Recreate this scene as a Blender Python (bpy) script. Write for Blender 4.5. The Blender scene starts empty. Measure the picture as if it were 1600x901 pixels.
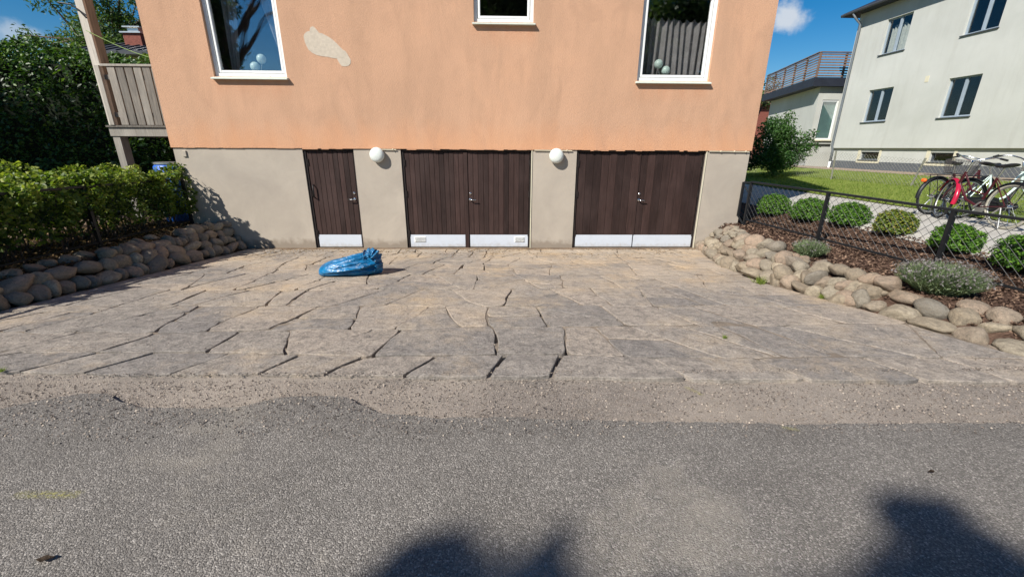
import bpy, math, random
import numpy as np
from mathutils import Vector, Matrix, noise
random.seed(7); rng = np.random.default_rng(7)
S = bpy.context.scene
COL = S.collection
R = math.radians

# ------------------------------------------------------------------ camera, sky, sun, exposure
def cam_axes(p, r, yaw):
    fwd = Vector((0, math.cos(p), -math.sin(p))); right = Vector((1, 0, 0)); up = right.cross(fwd)
    c, s = math.cos(r), math.sin(r)
    r2 = c*right + s*up; u2 = -s*right + c*up
    Z = Matrix.Rotation(yaw, 3, 'Z')
    return Z @ r2, Z @ u2, Z @ fwd
cx, cy_, cz_ = cam_axes(R(18.53), R(.346), R(-1.59))
cd = bpy.data.cameras.new('camera'); cam = bpy.data.objects.new('camera', cd); COL.objects.link(cam)
cam.matrix_world = Matrix(((cx.x, cy_.x, -cz_.x, 0), (cx.y, cy_.y, -cz_.y, 0), (cx.z, cy_.z, -cz_.z, 0), (0, 0, 0, 1)))
cd.sensor_width = 36; cd.lens = 36*655/1600; cd.clip_start = .05; cd.clip_end = 2000
S.camera = cam
S.view_settings.view_transform = 'Standard'; S.view_settings.look = 'None'
S.view_settings.exposure = 0.52; S.view_settings.gamma = 1
SUN = Vector((-1, -.95, 1.19)).normalized()
W = bpy.data.worlds.new('World'); S.world = W; W.use_nodes = True
nt = W.node_tree; nt.nodes.clear()
def wn(t, **k):
    n = nt.nodes.new(t)
    for a, b in k.items(): setattr(n, a, b)
    return n
sky = wn('ShaderNodeTexSky', sky_type='NISHITA', sun_disc=False)
sky.sun_elevation = math.asin(SUN.z); sky.sun_rotation = math.atan2(SUN.x, SUN.y)
sky.ozone_density = 3.0; sky.air_density = 1.0; sky.dust_density = .2; sky.altitude = 300
hs = wn('ShaderNodeHueSaturation'); hs.inputs['Saturation'].default_value = 1.5; hs.inputs['Value'].default_value = 1.15
nt.links.new(sky.outputs[0], hs.inputs['Color'])
tc = wn('ShaderNodeTexCoord')
nrm = wn('ShaderNodeVectorMath', operation='NORMALIZE'); nt.links.new(tc.outputs['Generated'], nrm.inputs[0])
cn = wn('ShaderNodeTexNoise'); cn.inputs['Scale'].default_value = 9; cn.inputs['Detail'].default_value = 8; cn.inputs['Roughness'].default_value = .62
nt.links.new(nrm.outputs[0], cn.inputs['Vector'])
last = None
# small cumulus clouds, each at its own direction in the sky: (dir, radius, flatten)
for d, rad, amp in (((.612, 1, .262), .043, .9), ((.700, 1, .305), .018, .4), ((-.98, 1, .215), .036, .5), ((-.4, -1, .55), .30, 1), ((.5, -1, .75), .22, .9), ((-1.2, .35, .5), .2, 1), ((1.3, -.3, .4), .2, .9)):
    v = Vector(d).normalized()
    sb = wn('ShaderNodeVectorMath', operation='SUBTRACT'); sb.inputs[1].default_value = v; nt.links.new(nrm.outputs[0], sb.inputs[0])
    ml = wn('ShaderNodeVectorMath', operation='MULTIPLY'); ml.inputs[1].default_value = (1, 1, 1.55); nt.links.new(sb.outputs[0], ml.inputs[0])
    ln = wn('ShaderNodeVectorMath', operation='LENGTH'); nt.links.new(ml.outputs[0], ln.inputs[0])
    dv = wn('ShaderNodeMath', operation='DIVIDE'); dv.inputs[1].default_value = rad; nt.links.new(ln.outputs['Value'], dv.inputs[0])
    a = wn('ShaderNodeMath', operation='SUBTRACT'); a.inputs[0].default_value = 1.0; nt.links.new(dv.outputs[0], a.inputs[1])
    b = wn('ShaderNodeMath', operation='MULTIPLY_ADD'); b.inputs[1].default_value = 3.2; b.inputs[2].default_value = -1.62; nt.links.new(cn.outputs[0], b.inputs[0])
    c = wn('ShaderNodeMath', operation='ADD'); nt.links.new(a.outputs[0], c.inputs[0]); nt.links.new(b.outputs[0], c.inputs[1])
    mr = wn('ShaderNodeMapRange', interpolation_type='SMOOTHSTEP'); mr.inputs[1].default_value = .05; mr.inputs[2].default_value = .75; mr.inputs[4].default_value = amp
    nt.links.new(c.outputs[0], mr.inputs[0])
    if last is None: last = mr.outputs[0]
    else:
        mx = wn('ShaderNodeMath', operation='MAXIMUM'); nt.links.new(last, mx.inputs[0]); nt.links.new(mr.outputs[0], mx.inputs[1]); last = mx.outputs[0]
mixc = wn('ShaderNodeMix', data_type='RGBA'); nt.links.new(last, mixc.inputs[0])
nt.links.new(hs.outputs[0], mixc.inputs[6]); mixc.inputs[7].default_value = (8.6, 9.2, 10, 1)
bg = wn('ShaderNodeBackground'); bg.inputs[1].default_value = .055
nt.links.new(mixc.outputs[2], bg.inputs[0])
wo = wn('ShaderNodeOutputWorld'); nt.links.new(bg.outputs[0], wo.inputs[0])
sl = bpy.data.lights.new('sun', 'SUN'); sl.energy = 4.85; sl.angle = R(.55); sl.color = (1, .95, .87)
so = bpy.data.objects.new('sun', sl); COL.objects.link(so)
so.rotation_euler = SUN.to_track_quat('Z', 'Y').to_euler(); so.location = SUN*30

# ------------------------------------------------------------------ materials
class N:
    """small node builder"""
    def __init__(s, name, rough=.8, spec=.3):
        s.m = bpy.data.materials.new(name); s.m.use_nodes = True; s.t = s.m.node_tree
        s.b = s.t.nodes['Principled BSDF']; s.b.inputs['Roughness'].default_value = rough
        s.b.inputs['Specular IOR Level'].default_value = spec
        s.geo = None; s.tc = None; s.oi = None
    def n(s, t, **k):
        x = s.t.nodes.new(t)
        for a, b in k.items(): setattr(x, a, b)
        return x
    def l(s, a, b): s.t.links.new(a, b)
    def pos(s, kind='pos', scale=(1, 1, 1), rot=(0, 0, 0)):
        if kind == 'pos':
            if not s.geo: s.geo = s.n('ShaderNodeNewGeometry')
            o = s.geo.outputs['Position']
        else:
            if not s.tc: s.tc = s.n('ShaderNodeTexCoord')
            o = s.tc.outputs['Object']
        mp = s.n('ShaderNodeMapping'); mp.inputs['Scale'].default_value = scale; mp.inputs['Rotation'].default_value = rot
        s.l(o, mp.inputs[0])
        if kind == 'obj':
            ad = s.n('ShaderNodeVectorMath', operation='ADD'); s.l(mp.outputs[0], ad.inputs[0])
            sc = s.n('ShaderNodeMath', operation='MULTIPLY'); sc.inputs[1].default_value = 37; s.l(s.rand(), sc.inputs[0]); s.l(sc.outputs[0], ad.inputs[1])
            return ad.outputs[0]
        return mp.outputs[0]
    def rand(s):
        if not s.oi: s.oi = s.n('ShaderNodeObjectInfo')
        return s.oi.outputs['Random']
    def noise(s, v, scale, detail=6, rough=.6, dist=0):
        x = s.n('ShaderNodeTexNoise'); x.inputs['Scale'].default_value = scale; x.inputs['Detail'].default_value = detail
        x.inputs['Roughness'].default_value = rough; x.inputs['Distortion'].default_value = dist; s.l(v, x.inputs['Vector']); return x.outputs[0]
    def voro(s, v, scale, out='Distance', feature='F1'):
        x = s.n('ShaderNodeTexVoronoi', feature=feature); x.inputs['Scale'].default_value = scale; s.l(v, x.inputs['Vector']); return x.outputs[out]
    def ramp(s, f, stops):
        x = s.n('ShaderNodeValToRGB'); e = x.color_ramp.elements
        while len(e) < len(stops): e.new(.5)
        for i, (p, c) in enumerate(stops):
            e[i].position = p; c = c if isinstance(c, tuple) else (c, c, c); e[i].color = (*c[:3], 1)
        s.l(f, x.inputs[0]); return x.outputs[0]
    def mix(s, f, a, b, mode='MIX'):
        x = s.n('ShaderNodeMix', data_type='RGBA', blend_type=mode)
        for v, i in ((f, 0), (a, 6), (b, 7)):
            if isinstance(v, (int, float)): x.inputs[i].default_value = v if i == 0 else (v, v, v, 1)
            elif isinstance(v, tuple): x.inputs[i].default_value = (*v[:3], 1)
            else: s.l(v, x.inputs[i])
        return x.outputs[2]
    def math(s, op, a, b=0., c=0.):
        x = s.n('ShaderNodeMath', operation=op)
        for i, v in enumerate((a, b, c)):
            if isinstance(v, (int, float)): x.inputs[i].default_value = v
            else: s.l(v, x.inputs[i])
        return x.outputs[0]
    def col(s, c):
        if isinstance(c, tuple): s.b.inputs['Base Color'].default_value = (*c[:3], 1)
        else: s.l(c, s.b.inputs['Base Color'])
    def bump(s, h, strength=.5, dist=.01, prev=None):
        x = s.n('ShaderNodeBump'); x.inputs['Strength'].default_value = strength; x.inputs['Distance'].default_value = dist
        s.l(h, x.inputs['Height'])
        if prev: s.l(prev, x.inputs['Normal'])
        s.l(x.outputs[0], s.b.inputs['Normal']); return x.outputs[0]

def simple(name, col, rough=.6, var=.12, scale=12, bump=.0, bd=.004, spec=.3, metal=0, kind='obj', stretch=(1, 1, 1)):
    k = N(name, rough, spec); v = k.pos(kind, stretch)
    f = k.noise(v, scale, 5)
    d = tuple(c*(1-var*1.6) for c in col); b = tuple(min(1, c*(1+var)) for c in col)
    k.col(k.ramp(f, [(.25, d), (.75, b)])); k.b.inputs['Metallic'].default_value = metal
    if bump: k.bump(k.noise(v, scale*6, 4), bump, bd)
    return k.m

M = {}
# orange plaster
k = N('orange_plaster', .92, .1); v = k.pos()
big = k.noise(v, .55, 5, .6, .4); mid = k.noise(k.pos('pos', (1.6, 1, .35)), 1.3, 6, .65, .3); fine = k.noise(v, 42, 4, .7); grit = k.noise(v, 85, 3, .65)
c = k.ramp(big, [(.3, (.45, .33, .25)), (.55, (.505, .366, .275)), (.75, (.555, .385, .28))])
c = k.mix(k.ramp(mid, [(.44, 0.), (.64, .6)]), c, (.41, .305, .23))
sp = k.n('ShaderNodeSeparateXYZ'); k.l(k.geo.outputs['Position'], sp.inputs[0])
low = k.ramp(k.math('ADD', k.math('MULTIPLY', sp.outputs[2], -1.1), k.math('MULTIPLY', mid, 1.1)), [(.0, 0.), (.6, .45)])
c = k.mix(low, c, (.66, .37, .215))
streak = k.noise(k.pos('pos', (1.5, 1, .8)), 1.3, 6, .68, 1.2)
c = k.mix(k.ramp(streak, [(.50, 0.), (.70, .42)]), c, (.37, .27, .205))
for (xa, xb, za) in ((-5.2, -3.9, 1.15), (-.47, .6, 2.07), (2.55, 3.9, 1.15)):
    cxm = (xa+xb)/2; dx = k.math('ABSOLUTE', k.math('SUBTRACT', sp.outputs[0], cxm)); ins = k.math('SUBTRACT', 1.0, k.math('DIVIDE', dx, (xb-xa)/2+.1))
    dz = k.math('DIVIDE', k.math('SUBTRACT', za, sp.outputs[2]), .38); below = k.math('MULTIPLY', k.math('GREATER_THAN', dz, 0.), k.math('SUBTRACT', 1.0, dz))
    st_ = k.math('MULTIPLY', k.math('MAXIMUM', k.math('MINIMUM', k.math('MULTIPLY', ins, 6.), 1.), 0.), k.math('MAXIMUM', below, 0.)); st_ = k.math('MULTIPLY', st_, k.ramp(k.noise(k.pos('pos', (5, 1, 1.2)), 1.6, 6, .7), [(.35, .1), (.65, 1.)]))
    c = k.mix(k.math('MAXIMUM', k.math('MULTIPLY', st_, .55), 0.), c, (.47, .27, .175))
c = k.mix(.45, c, k.ramp(grit, [(.3, (.30, .17, .10)), (.6, (.80, .55, .38))]), 'OVERLAY')
k.col(c)
b1 = k.bump(fine, .55, .010); k.bump(grit, .8, .007, b1); M['plaster'] = k.m
# grey painted base
k = N('grey_base_paint', .85, .15); v = k.pos()
c = k.ramp(k.noise(v, 1.1, 7, .65, .5), [(.3, (.36, .315, .265)), (.7, (.46, .405, .335))])
sp = k.n('ShaderNodeSeparateXYZ'); k.l(k.geo.outputs['Position'], sp.inputs[0])
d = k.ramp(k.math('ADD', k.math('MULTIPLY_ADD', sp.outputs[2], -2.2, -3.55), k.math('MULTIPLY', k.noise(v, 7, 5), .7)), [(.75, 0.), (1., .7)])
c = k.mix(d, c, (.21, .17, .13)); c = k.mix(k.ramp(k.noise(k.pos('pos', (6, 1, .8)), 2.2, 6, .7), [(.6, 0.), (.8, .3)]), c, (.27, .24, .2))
k.col(c); k.bump(k.noise(v, 30, 6, .7), .35, .006); M['base'] = k.m
M['patch'] = simple('bare_render_patch', (.54, .47, .38), .95, .1, 25, .4, .004)
M['white'] = simple('white_window_paint', (.78, .79, .78), .45, .04, 8)
M['sill'] = simple('pale_sill_metal', (.66, .72, .64), .45, .06, 8)
k = N('white_kick_plate', .5, .3); v = k.pos()
c = k.mix(k.ramp(k.noise(v, 5, 7, .75), [(.5, 0.), (.8, .35)]), (.55, .59, .65), (.38, .38, .38)); sp = k.n('ShaderNodeSeparateXYZ'); k.l(k.geo.outputs['Position'], sp.inputs[0])
c = k.mix(k.ramp(k.math('ADD', k.math('MULTIPLY_ADD', sp.outputs[2], -4, -7.4), k.math('MULTIPLY', k.noise(v, 14, 5), .8)), [(.6, 0.), (1., .6)]), c, (.36, .31, .25))
c = k.mix(k.ramp(k.voro(v, 9), [(.0, .9), (.05, 0.)]), c, (.15, .12, .10)); k.col(c); M['kick'] = k.m
M['grey_reveal'] = simple('grey_reveal', (.16, .14, .125), .9, .1)
M['black'] = simple('black_painted_steel', (.012, .013, .015), .45, .2, 30)
M['metal'] = simple('brushed_metal', (.55, .55, .53), .35, .1, 20, metal=.9)
M['chrome'] = simple('polished_metal', (.72, .72, .72), .2, .05, 20, metal=1)
M['lampglass'] = simple('opal_lamp_glass', (.70, .74, .70), .25, .05, 4, spec=.5)
M['globe'] = simple('mint_globe_glass', (.6, .76, .69), .3, .05, 4, spec=.5)
M['curtain'] = simple('grey_curtain', (.27, .26, .26), .9, .15, 5)
M['sheer'] = simple('pale_sheer_curtain', (.28, .30, .33), .9, .15, 5)
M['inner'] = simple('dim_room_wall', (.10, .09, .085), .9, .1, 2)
M['rubber'] = simple('black_rubber', (.018, .018, .018), .75, .2, 30)
M['tyre_pale'] = simple('dusty_pale_tyre', (.36, .34, .28), .8, .15, 30)
M['maroon'] = simple('maroon_enamel', (.055, .008, .012), .3, .1, 10, spec=.5)
M['crimson'] = simple('crimson_enamel', (.42, .012, .045), .25, .1, 10, spec=.5)
M['mint'] = simple('pale_mint_enamel', (.62, .74, .70), .3, .06, 10, spec=.5)
M['orange'] = simple('orange_reflector', (.9, .14, .02), .3, .1, 10)
M['saddle'] = simple('black_saddle_vinyl', (.02, .02, .022), .4, .2, 20)
M['basketm'] = simple('dark_wire_basket', (.06, .055, .055), .5, .2, 20)
M['blueplastic'] = simple('blue_plastic_barrel', (.025, .13, .55), .4, .12, 6, spec=.5)
M['brown_wood'] = None
def boardmat(name, c0, c1, c2):
    k = N(name, .62, .25); v = k.pos('obj', (18, 18, 1.1))
    f = k.noise(v, 2.5, 6, .65, .3)
    c = k.ramp(f, [(.25, c0), (.55, c1), (.85, c2)])
    r = k.ramp(k.rand(), [(0., .62), (1., 1.4)]); c = k.mix(1., c, r, 'MULTIPLY')
    fade = k.noise(k.pos('pos', (1, 1, .6)), 2.2, 5, .6); c = k.mix(k.ramp(fade, [(.45, 0.), (.8, .35)]), c, tuple(x*1.9+.02 for x in c1))
    k.col(c); k.bump(f, .25, .004); return k.m
M['board'] = boardmat('dark_brown_door_board', (.020, .011, .009), (.038, .021, .018), (.062, .034, .03))
M['oldwood'] = boardmat('weathered_grey_wood', (.10, .09, .08), (.20, .18, .155), (.34, .30, .25))
M['oldwood_light'] = boardmat('pale_sunlit_wood', (.25, .23, .20), (.38, .35, .305), (.50, .465, .41))  # pale boards; also paints the sunlit fronts of the balcony posts
M['slatwood'] = boardmat('terrace_slat_wood', (.12, .08, .06), (.22, .15, .12), (.34, .25, .20))
M['doorframe'] = simple('dark_door_frame', (.022, .016, .015), .6, .25, 10)
# flagstone
k = N('grey_flagstone', .88, .18); v = k.pos(); vo = k.pos('obj', (1, 1.25, 1), (0, 0, .5))
lay = k.noise(vo, 5.5, 10, .76, .4); f1 = k.noise(v, 14, 7, .72, .3); f2 = k.noise(v, 60, 4, .7); big = k.noise(v, .8, 6, .65)
c = k.ramp(lay, [(.28, (.20, .183, .168)), (.5, (.305, .276, .248)), (.75, (.43, .385, .335))])
c = k.mix(1., c, k.ramp(k.rand(), [(0., (.78, .785, .80)), (.5, (1., .98, .95)), (1., (1.18, 1.11, 1.03))]), 'MULTIPLY')
c = k.mix(k.ramp(f1, [(.47, 0.), (.66, .75)]), c, (.13, .118, .106))
sp = k.n('ShaderNodeSeparateXYZ'); k.l(k.geo.outputs['Position'], sp.inputs[0])
sand = k.math('ADD', big, k.math('MULTIPLY', k.noise(v, 5, 8, .75, .5), .6))
sand = k.math('ADD', sand, k.math('MULTIPLY_ADD', sp.outputs[1], .050, -.26)); sand = k.math('ADD', sand, k.math('MULTIPLY', sp.outputs[0], .012))
tone = k.ramp(k.noise(v, 1.3, 4), [(.42, (.47, .39, .30)), (.66, (.53, .395, .25))])
c = k.mix(k.ramp(sand, [(.72, 0.), (1.05, .75)]), c, tone)
c = k.mix(.6, c, k.ramp(f2, [(.3, .25), (.7, .8)]), 'OVERLAY')
c = k.mix(k.ramp(k.voro(v, 38), [(.0, .6), (.14, 0.)]), c, (.08, .07, .06))
c = k.mix(k.ramp(k.voro(v, 23), [(.0, .6), (.09, 0.)]), c, (.55, .52, .48))
k.col(c); b1 = k.bump(lay, .7, .03); b2 = k.bump(f1, .8, .014, b1); k.bump(f2, .9, .008, b2); M['flag'] = k.m
k = N('sandy_joint', .95, .1); v = k.pos()
k.col(k.mix(.5, k.ramp(k.noise(v, 3, 7, .7), [(.3, (.10, .085, .07)), (.7, (.33, .27, .21))]), k.ramp(k.noise(v, 120, 3), [(.3, .3), (.7, .7)]), 'OVERLAY'))
k.bump(k.noise(v, 90, 4), .8, .01); M['sand'] = k.m
# asphalt
def asphalt(name, lo, hi, sandc, s0, s1, sc=150):
    k = N(name, .82, .3); v = k.pos()
    vc = k.n('ShaderNodeTexVoronoi'); vc.inputs['Scale'].default_value = sc; vc.inputs['Randomness'].default_value = 1; k.l(v, vc.inputs['Vector'])
    sx = k.n('ShaderNodeSeparateXYZ'); k.l(vc.outputs['Color'], sx.inputs[0])
    c = k.ramp(sx.outputs[0], [(.0, lo), (.62, tuple((a+b)/2 for a, b in zip(lo, hi))), (.9, hi), (1., tuple(min(1, x*1.45) for x in hi))])
    c = k.mix(k.ramp(vc.outputs['Distance'], [(.45, 0.), (.85, .6)]), c, tuple(x*.45 for x in lo))
    fn = k.noise(v, 260, 3, .7); c = k.mix(.5, c, k.ramp(fn, [(.3, .22), (.7, .8)]), 'OVERLAY')
    bg_ = k.math('ADD', k.noise(v, .7, 5, .6), k.math('MULTIPLY', k.noise(v, 5, 7, .75), .5))
    c = k.mix(k.ramp(bg_, [(s0, 0.), (s1, .8)]), c, sandc)
    c = k.mix(1., c, k.ramp(k.noise(v, 1.7, 5, .6), [(.3, .88), (.7, 1.08)]), 'MULTIPLY')
    dk = k.noise(k.pos('pos', (.6, 1.4, 1)), 1.1, 6, .7, 1.)
    c = k.mix(k.ramp(dk, [(.50, 0.), (.70, .22)]), c, tuple(x*.55 for x in lo))
    c = k.mix(k.ramp(k.noise(v, 9, 6, .8, .6), [(.62, 0.), (.72, .5)]), c, tuple(x*.5 for x in lo))
    k.col(c); b = k.bump(vc.outputs['Distance'], .75, -.006); k.bump(fn, .5, .004, b); return k.m
M['asphalt'] = asphalt('road_asphalt', (.13, .118, .105), (.295, .27, .242), (.31, .277, .23), .80, 1.15)
M['oldasphalt'] = asphalt('sandy_old_asphalt', (.165, .143, .124), (.345, .30, .26), (.39, .33, .27), .5, .95, 170)
# soil, mulch, concrete, grass
def ground(name, c0, c1, c2, sc, bump=.8, bd=.03, fine=60):
    k = N(name, .95, .08); v = k.pos()
    c = k.ramp(k.noise(v, sc, 8, .7, .3), [(.25, c0), (.5, c1), (.78, c2)])
    c = k.mix(.6, c, k.ramp(k.noise(v, fine, 4, .7), [(.3, .2), (.7, .85)]), 'OVERLAY')
    k.col(c); k.bump(k.noise(v, fine*.6, 5, .7), bump, bd); return k.m
M['mulch'] = ground('bark_mulch', (.05, .03, .022), (.10, .062, .045), (.19, .125, .09), 9)
M['soil'] = ground('dark_bed_soil', (.025, .018, .013), (.05, .036, .026), (.12, .085, .055), 5)
M['earth'] = ground('dry_earth', (.10, .07, .05), (.20, .145, .10), (.30, .22, .15), 4)
M['concrete'] = ground('pale_path_concrete', (.33, .315, .28), (.42, .40, .36), (.50, .48, .43), 1.6, .3, .004, 80)
M['lawn'] = ground('mown_grass', (.11, .16, .03), (.17, .22, .045), (.26, .28, .08), 3, .8, .03, 45)
M['gravel'] = ground('tan_gravel', (.20, .15, .11), (.32, .25, .19), (.45, .37, .3), 12)
M['cream'] = None
k = N('pale_house_render', .9, .1); v = k.pos()
c = k.ramp(k.noise(v, .5, 6, .6, .3), [(.3, (.45, .46, .43)), (.7, (.54, .55, .52))])
c = k.mix(k.ramp(k.noise(k.pos('pos', (1, 3, .35)), 1.2, 6, .7), [(.5, 0.), (.8, .4)]), c, (.36, .355, .32))
k.col(c); k.bump(k.noise(v, 40, 4), .25, .006); M['cream'] = k.m
M['plinth'] = simple('dark_plinth_paint', (.10, .11, .125), .8, .1, 4)
M['creamtrim'] = simple('cream_window_surround', (.62, .58, .44), .8, .08, 4)
M['wingrey'] = simple('blue_grey_window_frame', (.30, .36, .42), .45, .06, 4)
M['windark'] = simple('dark_sill_metal', (.07, .08, .095), .5, .1, 4)
M['roofdark'] = simple('dark_roof_metal', (.055, .06, .07), .5, .15, 3)
M['roofblack'] = simple('dark_fascia', (.025, .03, .045), .6, .15, 3)
M['chimbrick'] = simple('red_brick', (.22, .075, .055), .9, .25, 14, .4)
M['grn_curt'] = simple('green_vertical_blind', (.42, .66, .58), .8, .1, 4)
M['rooftile'] = simple('clay_roof_tile', (.35, .14, .08), .9, .2, 6, .4)
M['bark'] = simple('tree_bark', (.13, .10, .08), .95, .3, 8, .8, .03, stretch=(4, 4, 1))
M['darkleafcore'] = simple('dark_core_fill', (.008, .014, .006), 1, .3, 8)  # near-black fill for added cores, paints the shade deep inside foliage
# cobble
k = N('field_stone', .8, .25); v = k.pos('obj')
c = k.ramp(k.rand(), [(0., (.24, .19, .14)), (.25, (.36, .295, .21)), (.45, (.23, .21, .175)), (.65, (.38, .275, .20)), (.82, (.32, .28, .215)), (1., (.45, .375, .27))])
c = k.mix(k.ramp(k.noise(v, 5, 6, .7, .5), [(.4, 0.), (.65, .75)]), c, (.17, .145, .11))
c = k.mix(k.ramp(k.noise(v, 13, 6, .75), [(.56, 0.), (.68, .6)]), c, (.37, .31, .23))
c = k.mix(.5, c, k.ramp(k.noise(v, 45, 4, .7), [(.3, .25), (.7, .8)]), 'OVERLAY')
k.col(c); b1 = k.bump(k.noise(v, 6, 8, .7), .8, .04); k.bump(k.noise(v, 50, 4), .7, .006, b1); M['stone'] = k.m
# glass
def glass(name, refl, tint=(.9, .95, .95), blend=.3):
    m = bpy.data.materials.new(name); m.use_nodes = True; t = m.node_tree; t.nodes.clear()
    o = t.nodes.new('ShaderNodeOutputMaterial'); mx = t.nodes.new('ShaderNodeMixShader'); g = t.nodes.new('ShaderNodeBsdfGlossy'); tr = t.nodes.new('ShaderNodeBsdfTransparent')
    g.inputs['Roughness'].default_value = .015; g.inputs['Color'].default_value = (.95, .97, 1, 1); tr.inputs[0].default_value = (*tint, 1)
    ly0 = t.nodes.new('ShaderNodeLayerWeight'); ly0.inputs[0].default_value = .5; ly = t.nodes.new('ShaderNodeMath'); ly.operation = 'POWER'; ly.inputs[1].default_value = 4; t.links.new(ly0.outputs['Facing'], ly.inputs[0])
    mr = t.nodes.new('ShaderNodeMapRange'); mr.inputs[3].default_value = refl; mr.inputs[4].default_value = .9
    nz = t.nodes.new('ShaderNodeTexNoise'); nz.inputs['Scale'].default_value = 1.3; bp = t.nodes.new('ShaderNodeBump'); bp.inputs['Strength'].default_value = .12; bp.inputs['Distance'].default_value = .02
    t.links.new(nz.outputs[0], bp.inputs['Height']); t.links.new(bp.outputs[0], g.inputs['Normal'])
    t.links.new(ly.outputs[0], mr.inputs[0]); t.links.new(mr.outputs[0], mx.inputs[0]); t.links.new(tr.outputs[0], mx.inputs[1]); t.links.new(g.outputs[0], mx.inputs[2]); t.links.new(mx.outputs[0], o.inputs[0])
    return m
M['glass'] = glass('window_glass', .19, (.985, .99, .99), .2); M['glass2'] = glass('neighbour_window_glass', .04, (.96, .98, .98), .06)
# leaves: colour varies per leaf (attribute tint)
def leafmat(name, c0, c1, c2, trans=.35, rough=.5, spec=.35):
    k = N(name, rough, spec); a = k.n('ShaderNodeAttribute', attribute_name='tint')
    c = k.ramp(a.outputs['Fac'], [(0., c0), (.55, c1), (1., c2)]); k.col(c)
    tr = k.n('ShaderNodeBsdfTranslucent'); k.l(k.mix(1., c, (1.3, 1.5, .5), 'MULTIPLY'), tr.inputs[0])
    mx = k.n('ShaderNodeMixShader'); mx.inputs[0].default_value = trans
    out = k.t.nodes['Material Output']; k.l(k.b.outputs[0], mx.inputs[1]); k.l(tr.outputs[0], mx.inputs[2]); k.l(mx.outputs[0], out.inputs[0])
    return k.m
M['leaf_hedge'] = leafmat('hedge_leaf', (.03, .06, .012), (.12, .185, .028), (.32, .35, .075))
M['leaf_beech'] = leafmat('glossy_dark_leaf', (.018, .045, .012), (.05, .11, .022), (.13, .21, .05), .3, .42, .35)
M['leaf_tree'] = leafmat('tree_leaf', (.022, .05, .015), (.05, .095, .028), (.11, .16, .06), .3)
M['leaf_tree2'] = leafmat('pale_tree_leaf', (.05, .09, .03), (.10, .16, .055), (.20, .26, .11), .35)
M['leaf_conifer'] = leafmat('conifer_leaf', (.01, .025, .014), (.02, .045, .022), (.04, .08, .035), .15)
M['leaf_box'] = leafmat('box_leaf', (.03, .085, .01), (.085, .20, .018), (.18, .32, .04), .3)
M['leaf_boxy'] = leafmat('yellowing_box_leaf', (.05, .10, .012), (.16, .22, .03), (.30, .24, .05), .3)
M['leaf_shrub'] = leafmat('shrub_leaf', (.02, .06, .014), (.05, .12, .025), (.10, .18, .05), .3)
M['leaf_lav'] = leafmat('lavender_leaf', (.10, .14, .07), (.18, .24, .12), (.30, .35, .21), .2, .8, .1)
M['lav_fl'] = leafmat('faded_lavender_flower', (.13, .12, .11), (.20, .18, .18), (.28, .25, .26), .2, .8, .1)
M['grass'] = leafmat('grass_blade', (.11, .17, .03), (.19, .25, .05), (.30, .32, .10), .35, .7, .1)
M['chips'] = leafmat('bark_chip', (.035, .02, .015), (.10, .062, .045), (.27, .18, .125), .0, .9, .1)
M['litter'] = leafmat('dry_litter', (.08, .05, .03), (.22, .14, .07), (.42, .29, .15), .1, .9, .1)
M['grit'] = leafmat('loose_grit', (.07, .06, .055), (.22, .18, .15), (.45, .38, .31), .0, .9, .1)
# blue bag
k = N('blue_bin_bag_plastic', .3, .5); v = k.pos('obj')
k.col(k.ramp(k.noise(v, 9, 4), [(.3, (.003, .075, .19)), (.7, (.010, .20, .43))])); 
sx_ = k.n('ShaderNodeSeparateXYZ'); k.l(k.tc.outputs['Object'] if k.tc else k.pos('obj'), sx_.inputs[0])
amt = k.ramp(sx_.outputs[0], [(.0, 0.), (.45, 1.)]); k.t.nodes.remove(amt.node); amt = k.n('ShaderNodeMapRange'); amt.inputs[1].default_value = -.5; amt.inputs[2].default_value = .05; amt.inputs[3].default_value = .15; k.l(sx_.outputs[0], amt.inputs[0])
k.bump(k.math('MULTIPLY', k.noise(k.pos('obj', (.6, 4.5, 4.5)), 5, 1.5, .5, 1.4), amt.outputs[0]), .9, .05); M['bag'] = k.m
# spray paint, ragged
k = N('yellow_spray_paint', .8, .2); v = k.pos(); k.col((.40, .37, .10))
tr = k.n('ShaderNodeBsdfTransparent'); mx = k.n('ShaderNodeMixShader'); a = k.n('ShaderNodeAttribute', attribute_name='tint')
f = k.math('MULTIPLY', a.outputs['Fac'], k.ramp(k.noise(v, 75, 4, .8), [(.44, 0.), (.64, .7)])); k.l(f, mx.inputs[0])
k.l(tr.outputs[0], mx.inputs[1]); k.l(k.b.outputs[0], mx.inputs[2]); k.l(mx.outputs[0], k.t.nodes['Material Output'].inputs[0]); M['spray'] = k.m

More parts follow.
